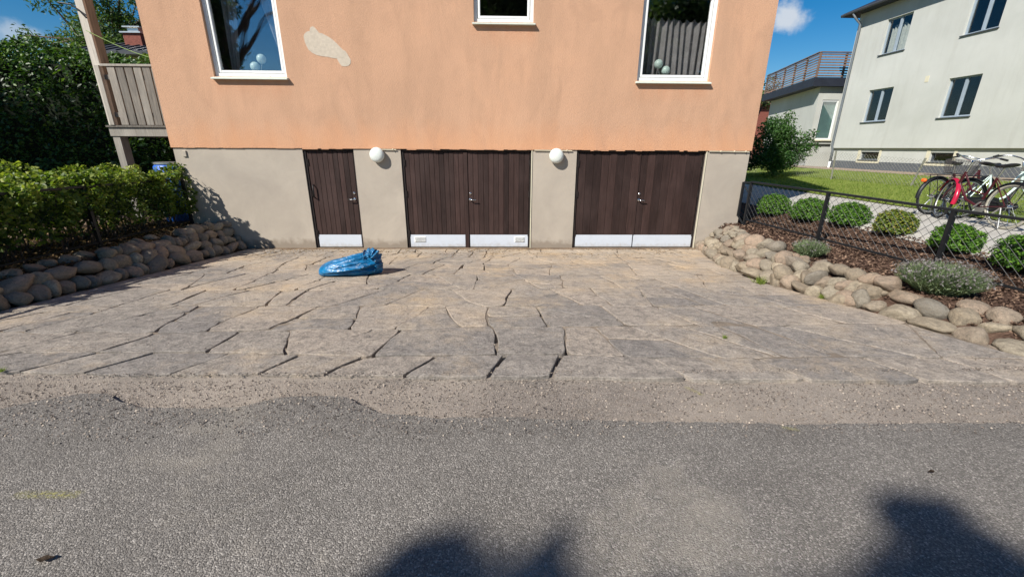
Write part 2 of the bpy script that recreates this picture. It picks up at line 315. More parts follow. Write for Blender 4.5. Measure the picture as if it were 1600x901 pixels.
# ------------------------------------------------------------------ object helpers
def tag(o, label=None, cat=None, group=None, kind=None):
    if label: o['label'] = label
    if cat: o['category'] = cat
    if group: o['group'] = group
    if kind: o['kind'] = kind
    return o
def empty(name, loc, label=None, cat=None, group=None, rz=0, kind=None):
    o = bpy.data.objects.new(name, None); COL.objects.link(o); o.location = loc; o.rotation_euler = (0, 0, rz); o.empty_display_size = .1
    return tag(o, label, cat, group, kind)
class MB:
    def __init__(s): s.v = []; s.f = []
    def add(s, vs, fs):
        n = len(s.v); s.v += [tuple(p) for p in vs]; s.f += [tuple(i+n for i in f) for f in fs]; return s
    def box(s, x0, x1, y0, y1, z0, z1):
        return s.add([(x0, y0, z0), (x1, y0, z0), (x1, y1, z0), (x0, y1, z0), (x0, y0, z1), (x1, y0, z1), (x1, y1, z1), (x0, y1, z1)],
                     [(3, 2, 1, 0), (4, 5, 6, 7), (0, 1, 5, 4), (1, 2, 6, 5), (2, 3, 7, 6), (3, 0, 4, 7)])
    def bbox(s, x0, x1, y0, y1, z0, z1, b=.006):
        """box with chamfered edges on the front (-y) face"""
        return s.add([(x0, y1, z0), (x1, y1, z0), (x1, y1, z1), (x0, y1, z1), (x0, y0+b, z0), (x1, y0+b, z0), (x1, y0+b, z1), (x0, y0+b, z1), (x0+b, y0, z0+b), (x1-b, y0, z0+b), (x1-b, y0, z1-b), (x0+b, y0, z1-b)],
                     [(0, 3, 2, 1), (0, 1, 5, 4), (1, 2, 6, 5), (2, 3, 7, 6), (3, 0, 4, 7), (4, 5, 9, 8), (5, 6, 10, 9), (6, 7, 11, 10), (7, 4, 8, 11), (8, 9, 10, 11)])
    def bar(s, a, b, w, h, up=(0, 0, 1)):
        a = Vector(a); b = Vector(b); d = (b-a).normalized(); u = Vector(up)
        if abs(d.dot(u)) > .98: u = Vector((0, 1, 0))
        r = d.cross(u).normalized(); u = r.cross(d).normalized(); vs = []
        for p in (a, b):
            for i, j in ((-1, -1), (1, -1), (1, 1), (-1, 1)): vs.append(p+r*i*w/2+u*j*h/2)
        return s.add(vs, [(0, 1, 2, 3), (7, 6, 5, 4), (0, 4, 5, 1), (1, 5, 6, 2), (2, 6, 7, 3), (3, 7, 4, 0)])
    def tube(s, pts, r, n=8, closed=False, cap=True):
        pts = [Vector(p) for p in pts]; m = len(pts); rs = r if isinstance(r, (list, tuple)) else [r]*m
        prev = None; base = len(s.v)
        for i, p in enumerate(pts):
            if closed: d = pts[(i+1) % m]-pts[i-1]
            else: d = pts[min(i+1, m-1)]-pts[max(i-1, 0)]
            d.normalize()
            if prev is None:
                prev = d.cross(Vector((0, 0, 1)))
                if prev.length < .1: prev = d.cross(Vector((0, 1, 0)))
            prev = (prev-d*prev.dot(d)).normalized(); q = d.cross(prev)
            for j in range(n):
                a = 2*math.pi*j/n; s.v.append(tuple(p+(prev*math.cos(a)+q*math.sin(a))*rs[i]))
        for i in range(m if closed else m-1):
            for j in range(n):
                a = base+i*n+j; b = base+i*n+(j+1) % n; c = base+((i+1) % m)*n
                s.f.append((a, b, c+(j+1) % n, c+j))
        if cap and not closed:
            s.f.append(tuple(base+j for j in range(n))[::-1]); s.f.append(tuple(base+(m-1)*n+j for j in range(n)))
        return s
    def lathe(s, prof, c, n=20, axis='z'):
        c = Vector(c); base = len(s.v)
        for r, h in prof:
            for j in range(n):
                a = 2*math.pi*j/n; x, y = r*math.cos(a), r*math.sin(a)
                p = (x, y, h) if axis == 'z' else ((x, h, y) if axis == 'y' else (h, x, y))
                s.v.append(tuple(c+Vector(p)))
        for i in range(len(prof)-1):
            for j in range(n):
                a = base+i*n; k = (j+1) % n
                s.f.append((a+j, a+k, a+n+k, a+n+j))
        s.f.append(tuple(base+j for j in range(n))[::-1]); s.f.append(tuple(base+(len(prof)-1)*n+j for j in range(n)))
        return s
    def ball(s, c, r, n=16):
        rr = r if isinstance(r, (tuple, list)) else (r, r, r); c = Vector(c); base = len(s.v); m = n//2
        for i in range(m+1):
            t = math.pi*i/m
            for j in range(n):
                a = 2*math.pi*j/n; s.v.append(tuple(c+Vector((rr[0]*math.sin(t)*math.cos(a), rr[1]*math.sin(t)*math.sin(a), rr[2]*math.cos(t)))))
        for i in range(m):
            for j in range(n):
                a = base+i*n; k = (j+1) % n; s.f.append((a+j, a+n+j, a+n+k, a+k))
        return s
    def prism(s, poly, y0, y1):
        """polygon in x,z extruded in y"""
        n = len(poly); vs = [(x, y0, z) for x, z in poly]+[(x, y1, z) for x, z in poly]
        return s.add(vs, [tuple(range(n)), tuple(range(2*n-1, n-1, -1))]+[(i, i+n, (i+1) % n+n, (i+1) % n) for i in range(n)])
    def build(s, name, m, parent=None, smooth=False, label=None):
        off = Vector((0, 0, 0))
        if parent is not None and not getattr(s, 'local', False):
            p = parent
            while p is not None: off += p.location; p = p.parent
        me = bpy.data.meshes.new(name)
        me.from_pydata([(x-off.x, y-off.y, z-off.z) for x, y, z in s.v], [], s.f); me.materials.append(m)
        if smooth: me.shade_smooth()
        o = bpy.data.objects.new(name, me); COL.objects.link(o)
        if parent is not None: o.parent = parent
        if label: o['label'] = label
        return o
def smooth_by_angle(o, deg=40):
    me = o.data; me.shade_smooth()
    try: me.set_sharp_from_angle(angle=R(deg))
    except Exception: pass
def npmesh(name, v, f, m, parent=None, tint=None, smooth=False):
    off = np.zeros(3)
    p = parent
    while p is not None: off += np.array(p.location); p = p.parent
    me = bpy.data.meshes.new(name); v = np.asarray(v, np.float32)-off.astype(np.float32); f = np.asarray(f, np.int32); k = f.shape[1]
    me.vertices.add(len(v)); me.vertices.foreach_set('co', v.ravel())
    me.loops.add(f.size); me.loops.foreach_set('vertex_index', f.ravel())
    me.polygons.add(len(f)); me.polygons.foreach_set('loop_start', np.arange(0, f.size, k, dtype=np.int32))
    if tint is not None:
        a = me.attributes.new('tint', 'FLOAT', 'POINT'); a.data.foreach_set('value', np.asarray(tint, np.float32))
    me.materials.append(m); me.update(calc_edges=True); me.validate()
    if smooth: me.shade_smooth()
    o = bpy.data.objects.new(name, me); COL.objects.link(o)
    if parent is not None: o.parent = parent
    return o
def leaves(name, pts, size, m, parent=None, aspect=.55, nb=None, tint=None, up=.35):
    """one small bent leaf (two triangles) at every point"""
    n = len(pts); pts = np.asarray(pts); nrm = rng.normal(size=(n, 3)); nrm[:, 2] = np.abs(nrm[:, 2])*.8+up
    if nb is not None: nrm += nb
    nrm /= np.linalg.norm(nrm, axis=1)[:, None]
    t = rng.normal(size=(n, 3)); t -= nrm*(t*nrm).sum(1)[:, None]; t /= np.linalg.norm(t, axis=1)[:, None]; b = np.cross(nrm, t)
    s = (size*(.6+.8*rng.random(n)))[:, None]
    v = np.empty((n, 4, 3)); v[:, 0] = pts-t*s*.5; v[:, 2] = pts+t*s*.5
    v[:, 1] = pts+b*s*aspect*.5+nrm*s*.12; v[:, 3] = pts-b*s*aspect*.5+nrm*s*.12
    i = np.arange(n)*4; f = np.concatenate([np.stack([i, i+1, i+2], 1), np.stack([i, i+2, i+3], 1)])
    tt = rng.random(n) if tint is None else tint
    return npmesh(name, v.reshape(-1, 3), f, m, parent, np.repeat(tt, 4))
def clump_pts(clumps, dens, shell=.45):
    P = []; T = []
    for (c, r) in clumps:
        r = np.array(r if hasattr(r, '__len__') else (r, r, r), float)
        n = max(8, int(dens*(r[0]*r[1]*r[2])**(2/3)))
        d = rng.normal(size=(n, 3)); d /= np.linalg.norm(d, axis=1)[:, None]
        rad = 1-shell*rng.random(n)**1.6; rad *= 1+.12*rng.normal(size=n)
        P.append(np.array(c)+d*rad[:, None]*r)
        T.append(np.clip(rng.normal(.45+.2*rng.normal(), .22, n), 0, 1))
    return np.concatenate(P), np.concatenate(T)
def icostone(seed, sub=3):
    """a worn field stone: a ball cut by random planes, with the edges rubbed round"""
    import bmesh
    bm = bmesh.new(); bmesh.ops.create_icosphere(bm, subdivisions=sub, radius=.5)
    rs = random.Random(seed); o = Vector((rs.random()*50, rs.random()*50, rs.random()*50))
    pl = [(Vector((rs.gauss(0, 1), rs.gauss(0, 1), rs.gauss(0, 1))).normalized(), rs.uniform(.62, .95)) for _ in range(13)]
    for v in bm.verts:
        p = v.co.normalized(); acc = 1.0
        for n_, d in pl:
            t = p.dot(n_)
            if t > .05: acc += (t/d)**30
        rr = 1.06*acc**(-1/30)
        v.co = p*.5*rr*(1.16+.08*noise.noise(p*1.2+o)+.08*noise.noise(p*3.2+o)+.035*noise.noise(p*8+o))
    me = bpy.data.meshes.new('stone'); bm.to_mesh(me); bm.free(); me.materials.append(M['stone']); me.shade_smooth(); return me

# ------------------------------------------------------------------ ground
YF = 8.6
def lerp(a, b, t): t = max(0, min(1, t)); return a+(b-a)*t
def sm(t): t = max(0, min(1, t)); return t*t*(3-2*t)
def ramp_z(y): return lerp(-1.6, -2.0, (y-2.7)/5.9)
def interp(tab, y):
    if y <= tab[0][0]: return tab[0][1]
    for (a, b), (c, d) in zip(tab, tab[1:]):
        if y <= c: return b+(d-b)*(y-a)/(c-a)
    return tab[-1][1]
XL = [(2.0, -5.62), (4.3, -5.45), (5.7, -5.36), (6.8, -5.28), (8.6, -5.2)]
XR = [(2.6, 4.55), (3.1, 4.32), (3.5, 4.2), (4.0, 4.17), (4.66, 4.0), (5.45, 3.74), (6.62, 3.72), (7.6, 3.9), (8.6, 4.2)]
def h(x, y):
    if y < 2.35: return -1.66
    bz = lerp(-1.6, -1.5, sm((y-2.6)/1.2)) if y < 40 else -1.2
    if x < 0:
        u = interp(XL, y)-x
        if u < 0: return ramp_z(y)-.04 if y < 8.7 else -2.1
        z = lerp(ramp_z(y)-.04, bz, u/.42)
        if x < -8: z = lerp(z, z+.25, (-8-x)/8)
        return z
    u = x-interp(XR, y)
    if y > 8.7 and x < 4.8: return -2.1
    if u < 0: return ramp_z(y)-.04
    z = lerp(ramp_z(y)-.04, bz+.01, u/.45)
    pz = lerp(-1.58, -1.25, sm((y-2.4)/2.4))
    if x > 5.9: z = lerp(z, pz, (x-5.9)/.6)
    if x > 9.2: z = lerp(z, lerp(-1.6, -.88, (y-1)/8), (x-9.2)/7.3)
    return z
def sheet(name, xs, ys, off, m, kind='structure', fx=None, jit=0):
    vs = []; nx = len(xs); ny = len(ys)
    for y in ys:
        for x in xs:
            X = fx(x, y) if fx else x
            vs.append((X, y, h(X, y)+off+(jit*noise.noise(Vector((X*3, y*3, 0))) if jit else 0)))
    fs = [(j*nx+i, j*nx+i+1, (j+1)*nx+i+1, (j+1)*nx+i) for j in range(ny-1) for i in range(nx-1)]
    mb = MB(); mb.add(vs, fs); o = mb.build(name, m, smooth=True); tag(o, kind=kind); return o
def fr(a, b, n): return [a+(b-a)*i/(n-1) for i in range(n)]
sheet('ground', [-600, -200, -80, -40, -25]+fr(-18, 18, 145)+[25, 40, 80, 200, 600], [-300, -100, -30, -8, 0, 1.5]+fr(2.3, 22, 100)+[26, 32, 45, 80, 200, 700], -.03, M['earth'])
# road and the older sandy strip between road and drive
edge = [(-60, 2.4), (-12, 2.42), (-6, 2.36), (-4.2, 2.33), (-3.45, 2.37), (-3.22, 2.391), (-3.04, 2.50), (-2.86, 2.57), (-2.70, 2.569), (-2.52, 2.47), (-2.364, 2.405), (-2.0, 2.385), (-1.72, 2.393), (-1.58, 2.45), (-1.49, 2.50), (-1.25, 2.52), (-1.04, 2.50), (-.93, 2.40), (-.80, 2.33), (-.6, 2.28), (-.335, 2.252), (.07, 2.258), (.4, 2.22), (.86, 2.198), (1.3, 2.18), (1.77, 2.149), (2.5, 2.15), (3.26, 2.135), (5, 2.16), (9, 2.1), (60, 2.1)]
e2 = []
for (a, b), (c, d) in zip(edge, edge[1:]):
    n = max(1, int((c-a)/.035)) if abs(a) < 7 and abs(c) < 7 else 4
    for i in range(n):
        x = a+(c-a)*i/n; e2.append((x, b+(d-b)*i/n+(.018*noise.noise(Vector((x*6, 3, 0)))+.013*noise.noise(Vector((x*19, 8, 0)))+.01*noise.noise(Vector((x*50, 8, 0))) if abs(x) < 7 else 0)))
e2.append(edge[-1])
vs = []; fs = []
for i, (x, y) in enumerate(e2):
    vs += [(x, y, -1.645), (x, y-.012, -1.604), (x, y-.2, -1.598), (x, 0, -1.594), (x, -6, -1.59), (x, -60, -1.59)]
    if i: fs += [((i-1)*6+j, i*6+j, i*6+j+1, (i-1)*6+j+1)[::-1] for j in range(5)]
mb = MB(); mb.add(vs, fs); tag(mb.build('road', M['asphalt'], smooth=False), kind='structure')
mb = MB(); xs = fr(-7, 7, 140); ys = fr(1.9, 2.93, 12); n = len(xs)
vs = [(x, y, -1.631+.007*noise.noise(Vector((x*2, y*2, 1)))+.003*noise.noise(Vector((x*9, y*9, 1)))) for y in ys for x in xs]
mb.add(vs, [(j*n+i, j*n+i+1, (j+1)*n+i+1, (j+1)*n+i) for j in range(len(ys)-1) for i in range(n-1)])
tag(mb.build('worn_road_edge', M['oldasphalt'], smooth=True), kind='structure')
# beds, path, lawn
def bedx(t, y): a = interp(XR, y)+.03; return a+(6.35-a)*t
sheet('mulch_bed', fr(0, 1, 30), fr(2.75, 12, 60), .0, M['mulch'], fx=bedx, jit=.02)
def bedl(t, y): a = interp(XL, y)-.03; return a+(-8.2-a)*t
sheet('shaded_bed', fr(0, 1, 30), fr(2.6, 12, 60), .0, M['soil'], fx=bedl, jit=.03)
sheet('path', fr(6.3, 9.25, 16), fr(2.3, 60, 90), .012, M['concrete'])
sheet('lawn', fr(0, 1, 40), fr(4.4, 60, 120), .03, M['lawn'], fx=lambda t, y: 9.22+.03*math.sin(y*3)+(15.7-9.22)*t, jit=.03)
sheet('gravel_strip', fr(15.6, 16.7, 6), fr(4.4, 40, 50), .04, M['gravel'], jit=.02)
sheet('back_lawn', fr(-60, -6.5, 40), fr(12, 60, 30), .0, M['lawn'])

# ------------------------------------------------------------------ driveway of flagstones
drv = MB(); ys = fr(2.6, 8.62, 70); vs = []
for y in ys:
    a, b = interp(XL, y)-.15, interp(XR, y)+.2
    for i in range(110):
        x = a+(b-a)*i/109; y = max(y, 2.845-.035*(x+3.7)+.01*math.sin(x*3)+.012) if y < 3.2 else y; vs.append((x, y, ramp_z(y)-(.006 if x < 2 else .003)+.004*noise.noise(Vector((x*5, y*5, 5)))-.09*max(0, noise.noise(Vector((x*1.5, y*1.5, 15)))+.45*noise.noise(Vector((x*5, y*5, 25)))-(-.05 if x < 0 else .03 if x < 1.5 else .18)-max(0, y-6)*.05+(.35 if y < 3.24 and x < 1.6 else 0))))
drv.add(vs, [(j*110+i, j*110+i+1, (j+1)*110+i+1, (j+1)*110+i) for j in range(69) for i in range(109)])
drive = drv.build('driveway', M['sand'], smooth=True); tag(drive, kind='structure')
def split(poly, p, d):
    nrm = Vector((-d.y, d.x)); A = []; B = []
    for i, q in enumerate(poly):
        r = poly[(i+1) % len(poly)]; s0 = (q-p).dot(nrm); s1 = (r-p).dot(nrm)
        (A if s0 >= 0 else B).append(q)
        if s0*s1 < 0:
            x = q+(r-q)*(s0/(s0-s1)); A.append(x); B.append(x)
    return A, B
def area(p): return abs(sum(p[i].x*p[(i+1) % len(p)].y-p[(i+1) % len(p)].x*p[i].y for i in range(len(p)))/2)
rs = random.Random(21)
stones = []
def rec(poly, depth=0):
    if len(poly) < 3: return
    A = area(poly)
    if A < .02: return
    xs = [p.x for p in poly]; ys = [p.y for p in poly]; w = max(xs)-min(xs); hh = max(ys)-min(ys); yc = sum(ys)/len(ys)
    tgt = lerp(.42, .16, (yc-4.2)/4)*(rs.uniform(.7, 1.8))
    if A < tgt or depth > 14: stones.append(poly); return
    c = sum(poly, Vector((0, 0)))/len(poly); c = c+Vector((rs.uniform(-.16, .16)*w, rs.uniform(-.16, .16)*hh))
    if w > hh*1.35: ang = 90+rs.gauss(-8 if c.x < 1 else 12, 17)
    else: ang = rs.gauss(0, 9)
    a, b = split(poly, c, Vector((math.cos(R(ang)), math.sin(R(ang)))))
    rec(a, depth+1); rec(b, depth+1)
# front course: joints seen along the road edge
fy = lambda x: 2.845-.035*(x+3.7)+.01*math.sin(x*3)
jt = [-4.35, -3.63, -3.14, -2.48, -1.83, -1.34, -.73, -.11, .36, 1.38, 2.25, 3.1, 3.75]
tops = lambda x: fy(x)+.40+.03*math.sin(x*2.2+1)
jb = [(x, x+(-.12 if x > 1 else .15)+rs.uniform(-.05, .05)+.10*(-x/3 if x < 0 else 0)) for x in jt]
for (a0, a1), (b0, b1) in zip(jb, jb[1:]):
    stones.append([Vector((a0, fy(a0))), Vector((b0, fy(b0))), Vector((b1, tops(b1))), Vector((a1, tops(a1)))])
rest = [Vector((jb[0][1], tops(jb[0][1])))]+[Vector((b, tops(b))) for _, b in jb[1:]]
lft = [Vector((interp(XL, y)+.02, y)) for y in (8.5, 7.5, 6.5, 5.5, 4.5, 3.6)]+[Vector((-5.4, 2.92)), Vector((jb[0][0], fy(jb[0][0])))]
rgt = [Vector((4.4, 2.62)), Vector((4.36, 3.0))]+[Vector((interp(XR, y)-.01, y)) for y in (3.5, 4.2, 4.66, 5.45, 6.62, 7.6, 8.5)]
outline = rest+[Vector((jb[-1][0], fy(jb[-1][0])))]+rgt+lft
# cut the outline into vertical bands first so the recursion stays roughly convex
def clipband(poly, x0, x1):
    a, _ = split(poly, Vector((x0, 0)), Vector((0, -1)))
    b, _ = split(a, Vector((x1, 0)), Vector((0, 1)))
    return b
bands = []
for y0, y1 in ((2.0, 3.95), (3.95, 4.85), (4.85, 5.8), (5.8, 6.7), (6.7, 7.6), (7.6, 8.05), (8.05, 8.6)):
    a, _ = split(outline, Vector((0, y0+.0)), Vector((1, rs.uniform(-.012, .012)))) if y0 > 2 else (outline, 0)
    bands.append((a, y0, y1))
cuts = []
cur = outline
for yc, sl in ((3.78, .012), (4.5, -.015), (5.3, .01), (6.15, -.012), (6.95, .012), (7.6, -.01), (8.1, 0)):
    up, dn = split(cur, Vector((0, yc)), Vector((1, sl)).normalized()); cuts.append(dn); cur = up
cuts.append(cur)
for cpoly in cuts:
    xs = [p.x for p in cpoly]; x = min(xs); rest_ = cpoly
    while max(p.x for p in rest_)-x > 2.2:
        x += rs.uniform(.75, 1.5)
        a, b = split(rest_, Vector((x, sum(p.y for p in rest_)/len(rest_))), Vector((rs.gauss(.18 if x < .5 else -.25, .22), 1)).normalized())
        rec(b if sum(p.x for p in b)/max(1, len(b)) < x else a)
        rest_ = a if sum(p.x for p in b)/max(1, len(b)) < x else b
    rec(rest_)
nst = 0
for poly in stones:
    # orientation
    s_ = sum(poly[i].x*poly[(i+1) % len(poly)].y-poly[(i+1) % len(poly)].x*poly[i].y for i in range(len(poly)))
    if s_ < 0: poly = poly[::-1]
    q = [poly[0]]
    for p in poly[1:]:
        if (p-q[-1]).length > .02: q.append(p)
    if (q[0]-q[-1]).length < .02: q.pop()
    poly = q
    if len(poly) < 3 or area(poly) < .025: continue
    c = sum(poly, Vector((0, 0)))/len(poly); gap = rs.choice((.003, .004, .006, .009, .013)) if c.y > 3.3 else rs.choice((.008, .011, .015))
    pts = []
    for i, p in enumerate(poly):
        r = poly[(i+1) % len(poly)]; L = (r-p).length; n = max(1, int(L/.085)); d = (r-p)/L; nn = Vector((-d.y, d.x))
        for j in range(n):
            t = j/n
            if j == 0 and L > .1: t = .18/n*2
            x = p+(r-p)*t; g = gap+.014*noise.noise(Vector((x.x*5, x.y*5, 2)))+rs.uniform(-.003, .004)
            w_ = .012*noise.noise(Vector((x.x*3.1, x.y*3.1, 9)))
            am = sm((x.y-3.28)/.5)*sm((8.55-x.y)/.4)*sm((x.x+5.2)/.5)*sm((interp(XR, x.y)-x.x)/.5)
            wp = Vector((noise.noise(Vector((x.x*.9, x.y*1.1, 41)))+.4*noise.noise(Vector((x.x*2.3, x.y*2.5, 51))), noise.noise(Vector((x.x*1.0, x.y*.9, 61)))+.4*noise.noise(Vector((x.x*2.1, x.y*2.6, 71)))))
            pts.append(x+nn*(max(g, .0015))+Vector((w_, +.012*noise.noise(Vector((x.x*3.3, x.y*3.3, 19)))))+Vector((wp.x*.07, wp.y*.12))*am)
    n = len(pts); hgt = rs.uniform(-.001, .006); tx, ty = rs.uniform(-.007, .007), rs.uniform(-.007, .007)
    def Z(p, d): return ramp_z(p.y)+hgt+(p.x-c.x)*tx+(p.y-c.y)*ty+d+.005*noise.noise(Vector((p.x*4, p.y*4, 33)))
    vs = [];
    for sc, dz in ((0, -.05), (.0, -.0045), (.006, -.0006), (.05, .0002)):
        for p in pts:
            e = c-p; e = p+e*min(.5, sc/max(e.length, .05)); vs.append((e.x, e.y, Z(e, dz)))
    mid = [c+(p-c)*.45 for p in pts]
    vs += [(p.x, p.y, Z(p, .0015+.004*noise.noise(Vector((p.x*6, p.y*6, 3))))) for p in mid]
    vs.append((c.x, c.y, Z(c, .002)))
    fs = []
    for r_ in range(4):
        for i in range(n): fs.append((r_*n+i, r_*n+(i+1) % n, (r_+1)*n+(i+1) % n, (r_+1)*n+i))
    for i in range(n): fs.append((4*n+i, 4*n+(i+1) % n, 5*n))
    base = (c.x, c.y, ramp_z(c.y))
    mb = MB(); mb.add([(a-base[0], b-base[1], z-base[2]) for a, b, z in vs], fs); mb.local = True
    o = mb.build('flagstone', M['flag'], drive, smooth=False); o.location = base; smooth_by_angle(o, 22); nst += 1
print('flagstones', nst)
# threshold strip at the foot of the wall
mb = MB(); mb.bbox(-5.1, 4.25, 8.5, 8.66, -2.1, -1.992, .01); tag(mb.build('threshold_kerb', M['earth']), kind='structure')

# ------------------------------------------------------------------ the orange house
house = empty('apartment_house', (-.65, YF, -2.0), 'orange rendered house with grey garage storey, brown plank doors and white windows', 'house')
HX0, HX1 = -6.29, 4.97
def wall_holes(mb, x0, x1, z0, z1, y, depth, holes):
    xs = sorted({x0, x1, *[a for a, b, c, d in holes], *[b for a, b, c, d in holes]}); zs = sorted({z0, z1, *[c for a, b, c, d in holes], *[d for a, b, c, d in holes]})
    for i in range(len(xs)-1):
        for j in range(len(zs)-1):
            mx, mz = (xs[i]+xs[i+1])/2, (zs[j]+zs[j+1])/2
            if any(a < mx < b and c < mz < d for a, b, c, d in holes): continue
            mb.add([(xs[i], y, zs[j]), (xs[i+1], y, zs[j]), (xs[i+1], y, zs[j+1]), (xs[i], y, zs[j+1])], [(0, 1, 2, 3)])
    for a, b, c, d in holes:
        mb.add([(a, y, c), (b, y, c), (b, y, d), (a, y, d), (a, y+depth, c), (b, y+depth, c), (b, y+depth, d), (a, y+depth, d)], [(0, 4, 5, 1), (1, 5, 6, 2), (2, 6, 7, 3), (3, 7, 4, 0)])
wins = [(-5.21, -3.90, 1.20, 2.66), (-.47, .60, 2.12, 3.02), (2.55, 3.91, 1.20, 2.66)]
mb = MB(); wall_holes(mb, HX0, HX1, -.03, 5.0, YF, .25, wins)
mb.add([(HX0, YF, -.03), (HX1, YF, -.03), (HX1, YF+.03, -.03), (HX0, YF+.03, -.03)], [(3, 2, 1, 0)])
for X in (HX0, HX1):
    mb.add([(X, YF, -.03), (X, 17.6, -.03), (X, 17.6, 5.0), (X, 13.1, 7.55), (X, YF, 5.0)], [(0, 1, 2, 3, 4) if X > 0 else (4, 3, 2, 1, 0)])
mb.add([(HX0, 17.6, -2.1), (HX1, 17.6, -2.1), (HX1, 17.6, 5), (HX0, 17.6, 5)], [(3, 2, 1, 0)])
mb.build('plaster_wall', M['plaster'], house)
doors = [(-3.83, -2.85, -2.0, -.028), (-1.945, .605, -2.0, -.028), (1.50, 4.075, -2.0, -.028)]
mb = MB(); Y1 = YF+.025
wall_holes(mb, HX0+.02, HX1-.02, -2.15, -.03, Y1, .12, [(a, b, -2.15, d) for a, b, c, d in doors])
for X in (HX0+.02, HX1-.02): mb.add([(X, Y1, -2.15), (X, 17.5, -2.15), (X, 17.5, -.03), (X, Y1, -.03)], [(0, 1, 2, 3) if X > 0 else (3, 2, 1, 0)])
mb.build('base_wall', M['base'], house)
# ragged lower lip of the plaster
mb = MB(); x = HX0; prev = 0
while x < HX1-.05:
    w_ = min(random.uniform(.06, .22), HX1-x); d = random.choice((.004, .006, .010, .014, .02)) if any(a < x < b for a, b, _, _ in doors) else random.choice((.003, .005, .008))
    mb.box(x, x+w_, YF+.002, YF+.024, -.03-d, -.028); x += w_
mb.build('plaster_lip', M['plaster'], house)
mb = MB()
mb.add([(HX0-.35, YF-.45, 4.75), (HX1+.3, YF-.45, 4.75), (HX1+.3, 13.1, 7.75), (HX0-.35, 13.1, 7.75), (HX0-.35, 18.05, 4.75), (HX1+.3, 18.05, 4.75)], [(0, 1, 2, 3), (3, 2, 5, 4)])
mb.add([(HX0-.35, YF-.45, 4.67), (HX1+.3, YF-.45, 4.67), (HX1+.3, 13.1, 7.6), (HX0-.35, 13.1, 7.6), (HX0-.35, 18.05, 4.67), (HX1+.3, 18.05, 4.67)], [(3, 2, 1, 0), (4, 5, 2, 3)])
mb.add([(HX0-.35, YF-.45, 4.67), (HX1+.3, YF-.45, 4.67), (HX1+.3, YF-.45, 4.75), (HX0-.35, YF-.45, 4.75)], [(0, 1, 2, 3)])
mb.build('roof', M['rooftile'], house)
# rooms behind the windows
mb = MB(); mb.box(HX0+.05, HX1-.05, YF+.26, YF+4, .3, 4.4)
mb.f = mb.f[:0]; B = [(HX0+.05, YF+.26), (HX1-.05, YF+4)]
mb.v = []
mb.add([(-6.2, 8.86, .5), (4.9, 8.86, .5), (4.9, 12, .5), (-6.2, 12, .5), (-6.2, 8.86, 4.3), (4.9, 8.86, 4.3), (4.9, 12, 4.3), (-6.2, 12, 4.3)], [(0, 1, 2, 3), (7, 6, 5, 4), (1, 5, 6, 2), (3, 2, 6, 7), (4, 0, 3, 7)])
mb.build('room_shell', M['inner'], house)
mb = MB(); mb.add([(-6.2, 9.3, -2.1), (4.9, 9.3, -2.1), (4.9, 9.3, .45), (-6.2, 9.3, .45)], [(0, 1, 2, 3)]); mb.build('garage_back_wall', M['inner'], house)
for k_, (a, b, c, d) in enumerate(wins):
    y = YF+.055; f = MB(); t = .062
    for q in ((a, a+t, c, d), (b-t, b, c, d), (a+t, b-t, c, c+t), (a+t, b-t, d-t, d)): f.bbox(q[0]+.001, q[1]-.001, y, y+.10, q[2]+.001, q[3], .004)
    w_ = f.build('window', M['white'], house)
    f = MB(); a2, b2, c2, d2 = a+t+.008, b-t-.008, c+t+.008, d-t-.008; t2 = .042
    for q in ((a2, a2+t2, c2, d2), (b2-t2, b2, c2, d2), (a2+t2, b2-t2, c2, c2+t2), (a2+t2, b2-t2, d2-t2, d2)): f.bbox(q[0], q[1], y+.012, y+.08, q[2], q[3], .006)
    f.build('sash', M['white'], w_)
    g = MB(); g.box(a2+t2-.01, b2-t2+.01, y+.04, y+.046, c2+t2-.01, d2-t2+.01); g.build('pane', M['glass'], w_)
    g = MB(); g.box(a2+t2-.004, b2-t2+.004, y+.026, y+.034, c2+t2-.0, c2+t2+.008); g.box(a+t, b-t, y+.03, y+.05, c+t, c+t+.008); g.build('gasket', M['rubber'], w_)
    s = MB(); s.add([(a-.025, YF-.075, c-.028), (b+.025, YF-.075, c-.028), (b+.025, YF+.07, c+.008), (a-.025, YF+.07, c+.008), (a-.025, YF-.075, c-.048), (b+.025, YF-.075, c-.048), (b+.025, YF+.07, c-.048), (a-.025, YF+.07, c-.048)],
                    [(0, 1, 2, 3), (7, 6, 5, 4), (4, 5, 1, 0), (5, 6, 2, 1), (7, 4, 0, 3)])
    s.build('sill', M['sill'], w_)
    for X in (a+.3, b-.3): g = MB(); g.ball((X, YF-.0, c+.006), (.008, .008, .006), 8); g.build('sill_screw', M['metal'], w_)
# curtains: pleated half curtain in the right window, tied sheers in the left one
def pleated(x0, x1, y, z0, z1, n, amp, ph=0, taper=None):
    mb = MB(); m = n*8; rows = 10; vs = []
    for j in range(rows+1):
        t = j/rows; z = z0+(z1-z0)*t
        for i in range(m+1):
            u = i/m; xa, xb = taper(t) if taper else (x0, x1)
            uu = u+.035*noise.noise(Vector((u*5, ph, 0)))+.02*math.sin(u*7+ph); vs.append((xa+(xb-xa)*u+.02*t*math.sin(u*8+ph), y+amp*math.sin(uu*n*2*math.pi+ph+.5*math.sin(t*2+u*9))*(1.1-.4*t), z+(.05*noise.noise(Vector((u*9, 3, ph)))+.03*math.sin(uu*n*2*math.pi+1)-.05*u)*t*t))
    mb.add(vs, [(j*(m+1)+i, j*(m+1)+i+1, (j+1)*(m+1)+i+1, (j+1)*(m+1)+i) for j in range(rows) for i in range(m)]); return mb
tag(pleated(2.76, 3.86, YF+.34, 1.15, 2.30, 9, .045).build('curtain', M['curtain'], smooth=True), 'dark grey pleated half curtain behind the right-hand window', 'curtain')
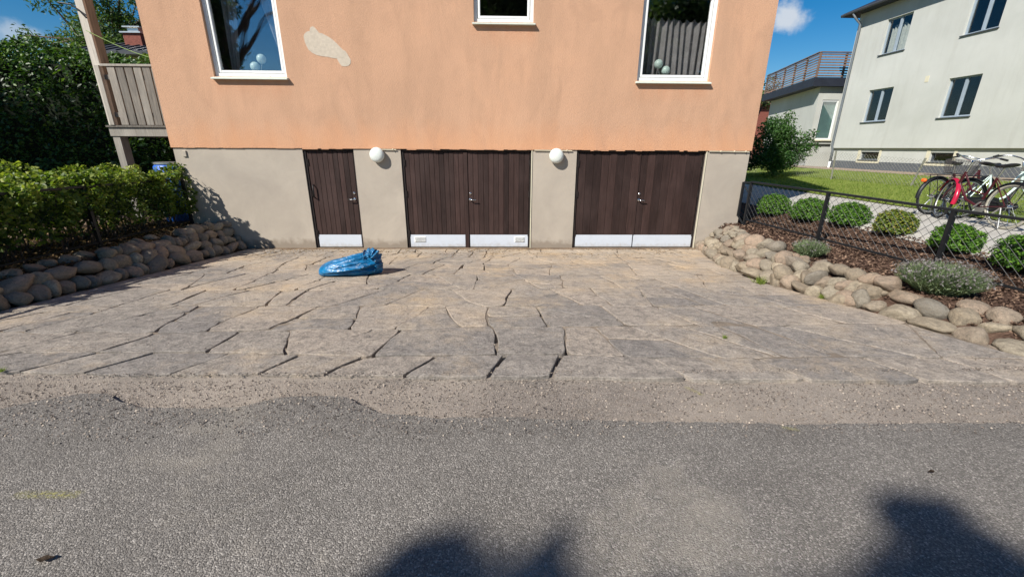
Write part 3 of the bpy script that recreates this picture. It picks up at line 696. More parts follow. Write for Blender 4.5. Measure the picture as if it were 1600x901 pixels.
tag(pleated(0, 0, YF+.42, 1.1, 2.75, 4, .03, 1, lambda t: (-4.05-.04*t, -3.93) if t < .1 else (-4.02-.45*t, -3.9)).build('curtain', M['sheer'], smooth=True), 'thin pale curtain drawn to the right side of the left window', 'curtain')
tag(pleated(0, 0, YF+.42, 1.1, 2.75, 3, .03, 2, lambda t: (-5.1, -5.0+.22*t)).build('curtain', M['sheer'], smooth=True), 'thin pale curtain drawn to the left side of the left window', 'curtain')
for (c0, c1), lab in ((((-4.56, 1.40), (-4.42, 1.53)), 'pair of pale mint globe lamps on the sill of the left window'), (((3.0, 1.52), (3.15, 1.41)), 'pair of pale mint globe lamps before the grey curtain in the right window')):
    L = empty('globe_lamp', ((c0[0]+c1[0])/2, YF+.22, 1.22), lab, 'lamp')
    s = MB(); s.lathe([(.05, 0), (.05, .012), (.012, .02)], ((c0[0]+c1[0])/2, YF+.22, 1.20), 14)
    for (X, Zc) in (c0, c1): s.tube([((c0[0]+c1[0])/2, YF+.22, 1.22), (X, YF+.22, Zc-.06)], .007, 6)
    s.build('lamp_stem', M['metal'], L)
    for (X, Zc) in (c0, c1): g = MB(); g.ball((X, YF+.22, Zc), .082, 20); g.build('globe', M['globe'], L, smooth=True)
# bare patch of missing plaster
pz = [(672, 200), (678, 186), (690, 175), (702, 170), (712, 170), (713, 158), (720, 148), (733, 143), (744, 150), (765, 178), (782, 181), (800, 190), (822, 202), (840, 215), (858, 232), (885, 262), (893, 270), (905, 275), (915, 290), (924, 310), (932, 325), (928, 345), (915, 358), (895, 362), (875, 360), (864, 346), (850, 318), (825, 315), (800, 310), (765, 306), (735, 300), (710, 288), (690, 270), (682, 250), (676, 232)]
P2 = [(-3.492+((a/3.465+280)-475)*.01056, 1.879-((b/3.465)-55)*.0100) for a, b in pz]
mb = MB(); mb.prism([(x, z) for x, z in P2][::-1], YF-.004, YF+.002); mb.build('plaster_patch', M['patch'], house, label='pale beige patch where the orange render is missing')
# doors
def door_leaf(x0, x1, z0, z1, nb, y, kick=.265, handle=None, hinge=None, lab=None, vent=None, pull=None):
    bk = MB(); bk.box(x0, x1, y+.03, y+.06, z0, z1); D = bk.build('door_leaf', M['doorframe'], house)
    if lab: D['label'] = lab
    w_ = (x1-x0)/nb
    for i in range(nb):
        a = x0+i*w_; b = MB(); dy = random.uniform(0, .003)
        b.bbox(a+.0018, a+w_-.0018, y+dy, y+.028, z0+kick+.004, z1, .004); b.build('board', M['board'], D)
    kp = MB(); kp.bbox(x0+.012, x1-.004, y-.006, y+.028, z0+.012, z0+kick, .003); kp.build('kick_plate', M['kick'], D)
    if handle:
        X, s = handle; Zl = -.90
        m = MB(); m.lathe([(.024, 0), (.024, -.01), (.014, -.018)], (X, y, Zl+.02), 16, 'y'); m.build('lock', M['chrome'], D); m = MB(); m.lathe([(.026, 0), (.026, -.012), (.012, -.016)], (X, y, Zl-.10), 16, 'y'); m.build('handle_plate', M['chrome'], D)
        m = MB(); m.tube([(X, y-.01, Zl-.10), (X, y-.055, Zl-.10), (X+s*.03, y-.065, Zl-.10), (X+s*.12, y-.062, Zl-.105)], .0095, 10); m.build('door_handle', M['chrome'], D, smooth=True)
    if hinge is not None:
        for Zh in (-.35, -.95, -1.75): m = MB(); m.tube([(hinge, y-.008, Zh), (hinge, y-.008, Zh+.12)], .011, 8); m.build('hinge', M['doorframe'], D)
    if vent:
        m = MB(); vx0, vx1 = vent; m.bbox(vx0, vx1, y-.014, y-.006, -1.88, -1.76, .003); fr_ = m.build('vent', M['white'], D)
        # louvres sit on the vent plate
        m = MB()
        for i in range(5): m.add([(vx0+.015, y-.014, -1.77-i*.02), (vx1-.015, y-.014, -1.77-i*.02), (vx1-.015, y-.026, -1.782-i*.02), (vx0+.015, y-.026, -1.782-i*.02)], [(3, 2, 1, 0), (0, 1, 2, 3)])
        o = m.build('louvres', M['white'], D)
    if pull:
        m = MB(); m.tube([(pull, y, -.72), (pull, y-.05, -.74), (pull, y-.055, -.85), (pull, y-.05, -.96), (pull, y, -.98)], .012, 8); m.build('pull_handle', M['black'], D, smooth=True)
    return D
def door_frame(a, b, c, d, t=.05):
    m = MB(); y = YF+.05
    m.bbox(a+.002, a+t, y, y+.09, c, d-.002); m.bbox(b-t*.55, b-.002, y, y+.09, c, d-.002); m.bbox(a+t, b-t*.55, y, y+.09, d-t, d-.002); m.build('door_frame', M['doorframe'], house)
for q in doors: door_frame(*q)
YD = YF+.065
door_leaf(-3.775, -2.885, -1.99, -.085, 9, YD, handle=(-2.94, -1), hinge=-3.765, pull=-3.72)
door_leaf(-1.89, -.735, -1.99, -.085, 12, YD, hinge=-1.885, vent=(-1.80, -1.56))
m = MB(); m.bbox(-.735, -.655, YD-.012, YD+.06, -1.99, -.085, .006); m.build('centre_post', M['board'], house)
door_leaf(-.65, .572, -1.99, -.085, 12, YD, handle=(-.615, 1), hinge=.568, vent=(.28, .50))
door_leaf(1.555, 2.775, -1.99, -.085, 8, YD, hinge=1.56)
door_leaf(2.785, 4.04, -1.99, -.085, 8, YD, handle=(2.83, 1), hinge=4.03)
m = MB(); m.bbox(2.77, 2.80, YD-.012, YD-.001, -1.72, -.085, .004); m.build('cover_strip', M['board'], house)
# pale edge strips beside the doors
for X in (.6055, 4.0755): m = MB(); m.box(X, X+.017, YF+.01, YF+.0245, -2.0, -.05); m.build('edge_strip', M['creamtrim'], house)
# white conduits under the plaster edge, switch box
for q in ((-2.36, -2.02), (.66, 1.40), (4.12, 4.92)): m = MB(); m.tube([(q[0], YF, -.045), (q[1], YF, -.05)], .009, 6); m.build('conduit', M['creamtrim'], house)
for X in (4.35, 4.62, 4.85, 1.3, -2.08): m = MB(); m.ball((X, YF-.005, -.045), .016, 8); m.build('conduit_clip', M['creamtrim'], house)
m = MB(); m.bbox(-6.10, -6.03, YF-.0, Y1, -.20, -.09, .005); m.build('switch_box', M['base'], house)
for X, lab in ((-2.385, 'round opal wall lamp between the single door and the middle garage door'), (1.09, 'round opal wall lamp between the two double garage doors')):
    L = empty('wall_lamp', (X, Y1, -.145), lab, 'wall lamp', 'round wall lamps on the garage storey')
    b = MB(); b.lathe([(.10, 0), (.10, -.03), (.125, -.035)], (X, Y1, -.145), 24, 'y'); b.build('lamp_base', M['white'], L)
    b = MB(); b.lathe([(.126, -.035), (.138, -.05), (.142, -.075), (.134, -.105), (.112, -.128), (.075, -.143), (.03, -.149), (.001, -.15)], (X, Y1, -.145), 28, 'y'); b.build('lamp_shade', M['lampglass'], L, smooth=True)

# ------------------------------------------------------------------ wooden balcony on the left side of the house
bal = empty('wooden_balcony', (-7.2, 10.2, -1.5), 'weathered grey plank balcony with tall post on the left side of the orange house', 'balcony')
yb = 9.5
for i in range(9):
    a = -7.83+i*.172
    b = MB(); b.bbox(a, a+.148, yb+.0, yb+.025, .40, 1.485, .003); b.build('board', M['oldwood_light'] if i in (3, ) else M['oldwood'], bal)
for i in range(12):
    a = 9.66+i*.172; b = MB(); b.box(-8.06, -8.035, a, a+.148, .40, 1.485); b.build('board', M['oldwood'], bal)
b = MB(); b.bbox(-7.93, -6.31, yb-.02, yb+.07, 1.487, 1.53, .004); b.box(-8.08, -8.0, yb+.1, 11.8, 1.487, 1.53); b.build('top_rail', M['oldwood_light'], bal)
for q in (.55, 1.25): b = MB(); b.box(-7.93, -6.31, yb+.027, yb+.06, q, q+.09); b.build('batten', M['oldwood'], bal)
b = MB(); b.bbox(-8.12, -6.31, yb+.0, yb+.06, .18, .355, .004); b.box(-8.12, -8.06, yb+.06, 11.8, .18, .355); b.build('beam', M['oldwood_light'], bal)
b = MB(); b.box(-8.14, -6.31, yb-.03, 11.8, .357, .392); b.build('deck', M['oldwood'], bal)
b = MB(); b.bbox(-8.09, -7.94, yb-.0, yb+.05, .395, 4.4, .004); b.build('front_post_board', M['oldwood_light'], bal)  # paler wood than the post behind: sunlight painted into its front
b = MB(); b.bbox(-8.03, -7.94, yb-.045, yb-.002, .395, 1.5, .004); b.build('post_batten', M['oldwood_light'], bal)
b = MB(); b.box(-8.06, -7.945, yb+.052, yb+.24, .395, 4.4); b.build('post', M['oldwood'], bal)
b = MB(); b.bbox(-8.10, -7.95, yb+.02, yb+.07, -1.55, .178, .004); b.box(-8.08, -7.955, yb+.072, yb+.22, -1.55, .178); b.build('lower_post', M['oldwood_light'], bal)  # pale wood here paints the lower post as sunlit
b = MB(); b.box(-8.12, -7.95, 11.6, 11.75, -1.55, 4.4); b.build('back_post', M['oldwood'], bal)
b = MB(); pts = [(-8.0, 9.47, 2.10)]+[(-8.0+.0+1.75*t, 9.47-.0*t, 2.10-.58*t-.10*math.sin(t*math.pi)) for t in fr(.05, 1, 10)]
b.tube(pts, .006, 6); tag(b.build('cord', simple('green_cord', (.25, .38, .10), .6)), 'thin green cord strung from the balcony post to the orange wall', 'cord')
b = MB(); b.tube([(-8.35, 9.44, 2.55), (-8.12, 9.44, 2.52), (-8.0, 9.44, 2.43), (-7.9, 9.44, 2.30)], .014, 6); tag(b.build('cable', M['black']), 'short black cable hooked round the top of the balcony post', 'cable')
# barrel beside the house
ba = empty('water_barrel', (-6.72, 9.05, -1.5), 'bright blue plastic barrel behind the hedge at the corner of the orange house', 'barrel')
b = MB(); b.lathe([(.24, 0), (.27, .04), (.285, .3), (.29, .32), (.285, .34), (.29, .75), (.298, .77), (.285, .8), (.28, 1.1), (.24, 1.15)], (-6.72, 9.05, -1.5), 24); b.build('drum', M['blueplastic'], ba, smooth=True)
b = MB(); b.lathe([(.245, 0), (.262, .0), (.262, .035), (.22, .042), (.01, .045)], (-6.72, 9.05, -.352), 24); b.build('lid', M['metal'], ba)

# ------------------------------------------------------------------ field stone walls
SM = [icostone(i) for i in range(12)]
def stone(parent, x, y, z, sx, sy, sz, rz):
    o = bpy.data.objects.new('stone', random.choice(SM)); COL.objects.link(o); o.parent = parent
    o.location = Vector((x, y, z))-parent.location; o.scale = (sx, sy, sz); o.rotation_euler = (random.uniform(-.45, .45), random.uniform(-.35, .35), rz)
wl = empty('stone_wall', (-5.4, 6, -1.8), 'shaded low field stone wall holding the hedge bed on the left', 'stone wall')
for row in range(4):
    y = 3.0+random.uniform(0, .2)
    while y < 8.55:
        L_ = random.choice((random.uniform(.13, .22), random.uniform(.22, .42)))-(.02*row)
        hgt = lerp(.20, .50, (y-3.8)/4.2); hz = random.uniform(.13, .19)
        z0 = ramp_z(y); zc = z0+.07+row*.135+random.uniform(-.02, .02)
        if zc < z0+hgt: stone(wl, interp(XL, y)-.08-row*.115+random.uniform(-.02, .02), y+L_/2, zc, random.uniform(.2, .27), L_*1.03, hz*1.08, random.uniform(-.18, .18))
        y += L_*.92
for i in range(26):
    y = random.uniform(3.2, 8.4); stone(wl, interp(XL, y)-.52-random.uniform(-.05, .12), y, -1.49, .16, random.uniform(.12, .24), .12, random.random()*3)
wr = empty('stone_wall', (4.2, 5.5, -1.7), 'sunlit field stone wall edging the mulch bed on the right', 'stone wall')
for row in range(4):
    y = 4.3+random.uniform(0, .2)
    while y < 8.45:
        L_ = random.choice((random.uniform(.12, .2), random.uniform(.2, .36))); hgt = lerp(.28, .47, (y-4)/3.5); z0 = ramp_z(y); zc = z0+.055+row*.115+random.uniform(-.035, .03)
        if zc < z0+hgt: stone(wr, interp(XR, y+L_/2)+.09+row*.135+random.uniform(-.06, .05), y+L_/2, zc, random.uniform(.18, .3), L_*1.02, random.uniform(.13, .23), random.uniform(-.8, .8))
        y += L_*.9
for row in range(3):
    y = 2.45+.09*row
    while y < 4.45:
        s_ = random.uniform(.20, .36); x = interp(XR, y)+.08+row*.21+random.uniform(-.03, .03)+max(0, 3.3-y)*.25*row
        if not (row == 2 and y > 3.85): stone(wr, x, y+s_/2, h(x, y)+.02, random.uniform(.2, .28), s_*1.02, random.uniform(.13, .19), random.uniform(-.5, .5))
        y += s_*.95
for i in range(22):
    y = random.uniform(4.6, 8.3); x = interp(XR, y)+random.uniform(.5, .68); stone(wr, x, y, h(x, y)+.01, random.uniform(.1, .2), random.uniform(.1, .2), .1, random.random()*3)

# ------------------------------------------------------------------ beds: chips, litter, grass
def scatter(n, fx, off=0.):
    P = np.array([fx() for _ in range(n)]); Zs = np.array([h(a, b) for a, b in P])+off; return np.column_stack([P, Zs])
def f():
    y = random.uniform(2.8, 9.5); a = interp(XR, y)+.25; return (random.uniform(a, 6.4), y)
o = leaves('bark_chips', scatter(15000, f, .02), .05, M['chips'], aspect=.4, up=.9); tag(o, 'brown bark chips covering the right-hand bed', 'bark mulch', kind='stuff')
def f():
    y = random.uniform(3.0, 9.0); a = interp(XL, y)-.3; return (random.uniform(-8, a), y)
o = leaves('fallen_leaves', scatter(6000, f, .015), .05, M['litter'], aspect=.5, up=1.2); tag(o, 'dry leaf litter on the shaded bed under the hedge', 'leaf litter', kind='stuff')
def f():
    y = 8.5-abs(random.gauss(0, .45)); return (random.uniform(-5, 4.2), y)
P = np.array([q for q in (f() for _ in range(2600)) if noise.noise(Vector((q[0]*1.1, q[1]*2.5, 4))) > -.02])
o = leaves('dry_debris', np.column_stack([P, [ramp_z(y)+.006 for y in P[:, 1]]]), .035, M['litter'], aspect=.25, up=2.5); tag(o, 'dry brown debris gathered on the flagstones by the wall', 'debris', kind='stuff')
# grit on the sandy strip and drive
n = 15000; P = np.column_stack([rng.uniform(-4.5, 4.5, n), np.where(rng.random(n) < .85, 2.02+.8*rng.random(n)**.7, rng.uniform(2.8, 6, n))])
zz = np.array([-1.594 if y < interp(edge, x_)-.0 else -1.626 if y < 2.75 else ramp_z(y)+.005 for x_, y in P])
o = leaves('loose_grit', np.column_stack([P, zz]), .011, M['grit'], aspect=.9, up=.6); tag(o, 'small loose grit strewn along the worn edge of the road', 'grit', kind='stuff')
# lawn blades
n = 26000; P = np.column_stack([9.25+6.3*rng.random(n)**1.5, 5+15*rng.random(n)]); zz = np.array([h(a, b) for a, b in P])+.05
d = rng.normal(size=(n, 3))*.35; d[:, 2] = 1; s = .05+.05*rng.random(n); w_ = rng.normal(size=(n, 2)); w_ /= np.linalg.norm(w_, axis=1)[:, None]
v = np.empty((n, 3, 3)); base = np.column_stack([P, zz-.03]); W3 = np.column_stack([w_*.008, np.zeros(n)])
v[:, 0] = base-W3; v[:, 1] = base+W3; v[:, 2] = base+d*s[:, None]
o = npmesh('grass_blades', v.reshape(-1, 3), np.arange(n*3).reshape(-1, 3), M['grass'], None, np.repeat(rng.random(n), 3)); tag(o, 'short mown grass beyond the concrete path', 'grass', kind='stuff')
def tuft(x, y, z, n, hgt, spread, m, mbase=None):
    d = rng.normal(size=(n, 3))*spread; d[:, 2] = 1; d /= np.linalg.norm(d, axis=1)[:, None]; s = hgt*(.5+.5*rng.random(n))
    b = np.column_stack([x+rng.normal(0, hgt*.18, n), y+rng.normal(0, hgt*.18, n), np.full(n, z)]); w_ = rng.normal(size=(n, 2)); w_ /= np.linalg.norm(w_, axis=1)[:, None]; W3 = np.column_stack([w_*hgt*.04, np.zeros(n)])
    v = np.empty((n, 3, 3)); v[:, 0] = b-W3; v[:, 1] = b+W3; v[:, 2] = b+d*s[:, None]; return v.reshape(-1, 3)
wd = [(3.78, 5.55, ' at the foot of the stone wall'), (3.72, 3.05, ''), (-3.9, 2.84, '')]
for (x, y, hh), lab in (((3.62, 5.5, .16), 'small yellow-green weed at the foot of the right stone wall'), ((2.05, 3.45, .05), 'tiny green weed in a joint of the right flagstones'), ((-3.72, 2.86, .05), 'tiny green weed at the front left corner of the flagstones'), ((3.95, 4.75, .10), 'dry grass tuft between field stones of the right wall')):
    v = tuft(x, y, ramp_z(y)+.01, 60, hh, .7, None); o = npmesh('weed', v, np.arange(len(v)).reshape(-1, 3), M['grass'], None, rng.random(len(v))); tag(o, lab, 'weed')

# ------------------------------------------------------------------ hedges
def hedge_pts(x0, x1, y0, y1, z0, z1, n, face=.7, top=None, hn=.12):
    P = np.column_stack([rng.uniform(x0, x1, n), rng.uniform(y0, y1, n), rng.uniform(z0, z1, n)])
    k_ = rng.random(n); a = k_ < face
    side = rng.integers(0, 4, n); eps = np.abs(rng.normal(0, .07, n))
    P[a & (side == 0), 1] = (y0+eps)[a & (side == 0)]; P[a & (side == 1), 0] = (x1-eps)[a & (side == 1)]; P[a & (side == 2), 2] = (z1-eps)[a & (side == 2)]; P[a & (side == 3), 0] = (x0+eps)[a & (side == 3)]
    nz = np.array([noise.noise(Vector((p[0]*1.7, p[1]*1.7, p[2]*1.7))) for p in P]); nz2 = np.array([noise.noise(Vector((p[0]*4+9, p[1]*4, p[2]*4))) for p in P])
    P[:, 2] += (nz*hn*1.6+nz2*hn*.7)*(P[:, 2]-z0)/(z1-z0); P[:, 0] += nz2*hn*1.2; P[:, 1] += nz*hn
    return P, nz, nz2
hg = empty('hedge', (-6.9, 6, -1.5), 'bright green leafy low hedge growing through the black fence on the left', 'hedge')
P, nz, nz2 = hedge_pts(-7.75, -6.08, 3.9, 8.75, -1.25, -.46, 46000, .62, hn=.2)
keep = (P[:, 2] > -1.0+.45*nz) | (rng.random(len(P)) < .4); P = P[keep]
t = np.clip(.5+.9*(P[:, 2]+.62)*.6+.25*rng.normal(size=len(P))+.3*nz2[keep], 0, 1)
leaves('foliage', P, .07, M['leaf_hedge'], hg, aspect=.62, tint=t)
b = MB()
for i in range(90):
    x, y = random.uniform(-7.4, -6.3), random.uniform(4, 8.7); b.tube([(x, y, -1.52), (x+random.uniform(-.1, .1), y+random.uniform(-.1, .1), -1.1), (x+random.uniform(-.25, .25), y+random.uniform(-.25, .25), -.6)], [.014, .01, .005], 5)
b.build('stems', M['bark'], hg)
bh = empty('tall_hedge', (-12, 12.5, -1.3), 'tall dense dark green hedge wall behind the wooden balcony', 'hedge')
P, nz, nz2 = hedge_pts(-20, -8.1, 10.9, 14.5, -1.2, 1.92, 85000, .9, hn=.20)
P[:, 2] += .32*np.clip((P[:, 2]+.5)/2.4, 0, 1)*np.clip((-9.3-P[:, 0])/1.5, 0, 1); keep = (P[:, 1] < 12.6) | (P[:, 2] > 1.6); P = P[keep]
leaves('foliage', P, .095, M['leaf_beech'], bh, aspect=.6, tint=np.clip(.45+.3*rng.normal(size=len(P))+.35*nz2[keep], 0, 1), nb=np.array([[0, -.5, .2]]))
b = MB(); b.box(-20, -8.5, 11.5, 14, -1.4, 1.45); b.box(-20, -10.4, 11.6, 13.9, 1.452, 1.85); b.build('dark_core', M['darkleafcore'], bh)  # added solid boxes stop see-through, coloured as the hedge's inner shade
P, nz, nz2 = hedge_pts(-9.6, -6.9, 12.6, 14.2, -1.2, 2.1, 14000, .8, hn=.38)
sh = empty('shrub', (-7.6, 13.4, -1.3), 'leafy yellow-green shrub seen above the balcony railing', 'shrub')
leaves('foliage', P, .11, M['leaf_hedge'], sh, aspect=.5, tint=np.clip(.35+.25*rng.normal(size=len(P)), 0, 1)); b = MB(); b.tube([(-7.6, 13.4, -1.4), (-7.6, 13.4, 1.6)], [.05, .02], 6); b.build('stem', M['bark'], sh)
b = MB(); b.box(-9.4, -7.0, 12.9, 14, -1.3, 1.3); b.build('dark_core', M['darkleafcore'], sh)  # added dark box blocks light through the shrub, shade in its colour

# ------------------------------------------------------------------ fences
def wire_mesh(p0, p1, ht, hb, pitch, r, name, parent, mat_, lean=0):
    """crossing diagonal wires in the panel p0..p1 (xy), between z heights given at both ends"""
    p0 = Vector(p0); p1 = Vector(p1); L_ = (p1-p0).length; mb = MB(); H0 = ht[0]-hb[0]
    def pt(u, w_): x = p0.x+(p1.x-p0.x)*u/L_; y = p0.y+(p1.y-p0.y)*u/L_; z0 = hb[0]+(hb[1]-hb[0])*u/L_; z1 = ht[0]+(ht[1]-ht[0])*u/L_; return Vector((x, y, z0+(z1-z0)*w_/H0))
    u = -H0
    while u < L_:
        for s in (1, -1):
            a = (u, 0) if s == 1 else (u, H0); b_ = (u+H0, H0) if s == 1 else (u+H0, 0)
            u0, w0 = a; u1, w1 = b_
            if u0 < 0: w0 += (w1-w0)*(-u0)/(u1-u0); u0 = 0
            if u1 > L_: w1 = w0+(w1-w0)*(L_-u0)/(u1-u0); u1 = L_
            if u1-u0 > .01:
                n = max(1, int((u1-u0)/(pitch*2))); nn = (p1-p0).normalized(); off = Vector((-nn.y, nn.x, 0))*r*.8*s
                mb.tube([pt(u0, w0)+off, pt(u1, w1)+off], r, 4, cap=False)
        u += pitch
    return mb.build(name, mat_, parent)
BP = [(4.97+.02, 8.45, -.63, -1.46), (5.27, 6.74, -.664, -1.49), (5.57, 5.04, -.707, -1.53), (5.86, 3.36, -.74, -1.56), (6.02, 2.7, -.76, -1.6)]
rf = empty('wire_fence', (5.4, 5.5, -1.5), 'low black chain link fence with square posts along the mulch bed on the right', 'fence')
def black_fence(root, BP, pw=.045):
    for i, (x, y, zt, zb) in enumerate(BP):
        b = MB(); b.box(x-pw/2, x+pw/2, y-pw/2, y+pw/2, zb-.05, zt-.001); b.build('post', M['black'], root)
    for a, c in zip(BP, BP[1:]):
        b = MB(); b.bar((a[0], a[1], a[2]+.015), (c[0], c[1], c[2]+.015), .05, .03); b.build('top_rail', M['black'], root)
        b = MB(); b.bar((a[0], a[1], a[3]+.10), (c[0], c[1], c[3]+.10), .025, .025); b.build('bottom_rail', M['black'], root)
        wire_mesh((a[0], a[1], 0), (c[0], c[1], 0), (a[2], c[2]), (a[3]+.1, c[3]+.1), .115, .003, 'wire_mesh', root, M['black'])
black_fence(rf, BP)
b = MB(); X, Y = 4.86, 8.5
b.box(X-.02, X+.02, Y-.02, Y+.02, -1.3, -.62); b.bar((X, Y, -.63), (4.99, 8.45, -.63), .035, .035); b.bar((X, Y, -.66), (4.97, 8.42, -.86), .02, .02); b.bar((X, Y, -1.29), (4.99, 8.42, -1.5), .03, .03); b.build('end_brace', M['black'], rf)
lf = empty('wire_fence', (-6.2, 6.5, -1.5), 'low dark fence half buried in the bright hedge on the left', 'fence')
LP = [(-6.15, 8.5, -.62, -1.5), (-6.12, 6.45, -.59, -1.5), (-6.1, 4.6, -.58, -1.5), (-6.08, 3.0, -.58, -1.55)]
black_fence(lf, LP)
of = empty('wire_fence', (12.4, 16, -1.1), 'old sagging galvanised chain link fence on leaning posts in front of the pale house', 'fence')
OP = [(12.3, 23.5, -.10, -1.15), (12.25, 19.2, -.12, -1.16), (12.4, 15.9, -.045, -1.1), (12.6, 12.95, -.22, -1.17), (12.75, 9.7, -.3, -1.25), (12.9, 6.5, -.4, -1.35)]
M['galv'] = simple('dull_galvanised', (.22, .22, .19), .7, .2, 10); M['greenpost'] = simple('mossy_grey_post', (.20, .20, .16), .85, .25, 10)
for i, (x, y, zt, zb) in enumerate(OP):
    b = MB(); dx = (.0, .05, -.03, .10, -.05, 0)[i]; b.tube([(x, y, zb-.1), (x+dx, y-dx*1.6, zt)], .028, 8); b.build('post', M['greenpost'], of)
for a, c in zip(OP, OP[1:]):
    wire_mesh((a[0], a[1], 0), (c[0], c[1], 0), (a[2]-.03, c[2]-.03), (a[3]+.08, c[3]+.08), .12, .0035, 'wire_mesh', of, M['galv'])

# ------------------------------------------------------------------ box balls and lavender
boxes = [(6.12, 9.35, .33, 'round clipped box bush nearest the orange house corner'), (6.22, 8.35, .32, 'second clipped box bush from the orange house, small and low'), (6.35, 7.5, .30, 'clipped box bush just behind the second fence post'), (6.40, 6.62, .27, 'box bush with yellowing brown-tinged leaves'), (6.30, 5.55, .27, 'clipped box bush behind the big lavender and fence post'), (6.25, 4.62, .33, 'largest clipped box bush at the right edge of the bed'), (6.4, 3.5, .38, 'clipped box bush nearest the street')]
for i, (x, y, r_, lab) in enumerate(boxes):
    z = h(x, y); B_ = empty('box_bush', (x, y, z), lab, 'bush', 'clipped box bushes along the black fence')
    n = 5200; d = rng.normal(size=(n, 3)); d /= np.linalg.norm(d, axis=1)[:, None]; d[:, 2] = np.where(d[:, 2] < -.5, -d[:, 2], d[:, 2])
    nz = np.array([noise.noise(Vector(q)*3.2+Vector((i*7, 0, 0))) for q in d]); nz2 = np.array([noise.noise(Vector(q)*9+Vector((i*7, 3, 0))) for q in d])
    rr = r_*(1+.16*nz+.14*nz2)*(1-.28*rng.random(n)**2+.10*rng.random(n)**8)
    P = np.array([x, y, z+r_*.55])+d*rr[:, None]*np.array([1, 1, .80])
    leaves('foliage', P, .032, M['leaf_boxy'] if i == 3 else M['leaf_box'], B_, aspect=.6, tint=np.clip(.45+.25*rng.normal(size=n)+.5*nz2, 0, 1), nb=d*1.2)
    b = MB(); b.ball((x, y, z+r_*.5), (r_*.74, r_*.74, r_*.6), 12); b.build('dark_bush_core', M['darkleafcore'], B_)  # added dark ball fills the bush, its colour stands for inner shade
for i, (x, y, r_, hgt, n, lab) in enumerate(((4.5, 5.85, .22, .25, 1800, 'small grey-green lavender between the stones and second fence post'), (4.80, 4.25, .36, .33, 5000, 'large lavender with faded purple flowers in front of the fence'))):
    z = h(x, y); L = empty('lavender', (x, y, z), lab, 'lavender', 'lavender plants in the mulch bed')
    a = rng.random(n)*2*np.pi; q = np.sqrt(rng.random(n)); dx = np.cos(a)*q; dy = np.sin(a)*q; ln = hgt*(.62+.5*rng.random(n))*(1-.30*q**2)
    base = np.column_stack([x+dx*r_*.45, y+dy*r_*.45, np.full(n, z)]); tip = np.column_stack([x+dx*r_*1.1+rng.normal(0, .02, n), y+dy*r_*1.1+rng.normal(0, .02, n), z+ln])
    mid = (base+tip)/2; mid[:, 2] += .04*rng.random(n)
    w_ = np.column_stack([rng.normal(0, 1, (n, 2)), np.zeros(n)]); w_ /= np.linalg.norm(w_, axis=1)[:, None]; w_ *= .0035
    v = np.stack([base-w_, base+w_, mid+w_*1.5, mid-w_*1.5, tip], 1).reshape(-1, 3); k_ = np.arange(n)*5
    f_ = np.concatenate([np.stack([k_, k_+1, k_+2], 1), np.stack([k_, k_+2, k_+3], 1), np.stack([k_+3, k_+2, k_+4], 1)])
    npmesh('stems', v, f_, M['leaf_lav'], L, np.repeat(rng.random(n), 5))
    m_ = rng.random(n) < 1; P = base+(tip-base)*(rng.random(n)**.7*.85)[:, None]; leaves('foliage', P, .035, M['leaf_lav'], L, aspect=.28)
    m_ = rng.random(n) < (.12 if i == 0 else .20); P = np.repeat(tip[m_], 2, 0)+rng.normal(0, .008, (m_.sum()*2, 3)); P[:, 2] += .01; leaves('flowers', P, .022, M['lav_fl'], L, aspect=.7)

# ------------------------------------------------------------------ bag of rubbish
bagr = empty('bin_bag', (-2.25, 6.15, ramp_z(6.15)), 'shiny blue plastic sack lying full on the flagstones before the single door', 'bag')
zb = ramp_z(6.15)+.008
nn = 110
# ring: x, height of centre, half width, half height, pleat depth, lean of the ring towards the closed end, ring offset in y
prof = [(-2.83, .05, .015, .02, 0, 0), (-2.82, .06, .07, .05, .0, 0), (-2.78, .08, .13, .085, .01, 0), (-2.68, .105, .18, .11, .02, 0), (-2.60, .115, .20, .12, .06, 0), (-2.50, .125, .21, .128, .14, 0), (-2.40, .135, .215, .135, .22, 0), (-2.27, .145, .205, .15, .30, .1),
        (-2.16, .155, .185, .16, .34, .1), (-2.08, .165, .155, .165, .38, .15), (-2.03, .17, .13, .16, .4, .2), (-1.98, .17, .11, .14, .4, .2), (-1.94, .165, .08, .10, .3, .2), (-1.93, .16, .04, .05, .3, .2)]
rings = []
for k_, (x, zc, ry, rz, pl, lean) in enumerate(prof):
    c = Vector((x, 6.07+.16*(x+2.83), zb+zc)); u = Vector((-.16, 1, 0)).normalized(); w_ = Vector((-math.sin(lean), -.1*math.sin(lean), math.cos(lean))).normalized(); out = []
    for j in range(nn):
        a = 2*math.pi*j/nn
        tw = a+.10*k_*.3
        p = pl*(.45*math.sin(tw*8+.3*math.sin(k_*.8))+.35*math.sin(tw*13+1.3)+.3*noise.noise(Vector((math.cos(a)*3.5, math.sin(a)*3.5, k_*.35))))+.07*noise.noise(Vector((math.cos(a)*1.6, math.sin(a)*1.6, x*5)))+.018*noise.noise(Vector((math.cos(a)*6, math.sin(a)*6, x*14)))
        q = c+u*math.cos(a)*ry*(1+p)+w_*math.sin(a)*rz*(1+p)
        if k_ > 10: q += Vector((.014*noise.noise(Vector((j*.35, k_, 0))), .014*noise.noise(Vector((j*.4, k_, 5))), .02*noise.noise(Vector((j*.37, k_, 9)))))
        if q.z < zb: q.z = zb+.004*abs(noise.noise(q*9))
        out.append(q)
    rings.append(out)
mb = MB(); mb.v = [tuple(q) for r_ in rings for q in r_]
for i in range(len(rings)-1):
    for j in range(nn): mb.f.append((i*nn+j, i*nn+(j+1) % nn, (i+1)*nn+(j+1) % nn, (i+1)*nn+j))
mb.f.append(tuple(range(nn))[::-1])
o = mb.build('sack', M['bag'], bagr, smooth=True)
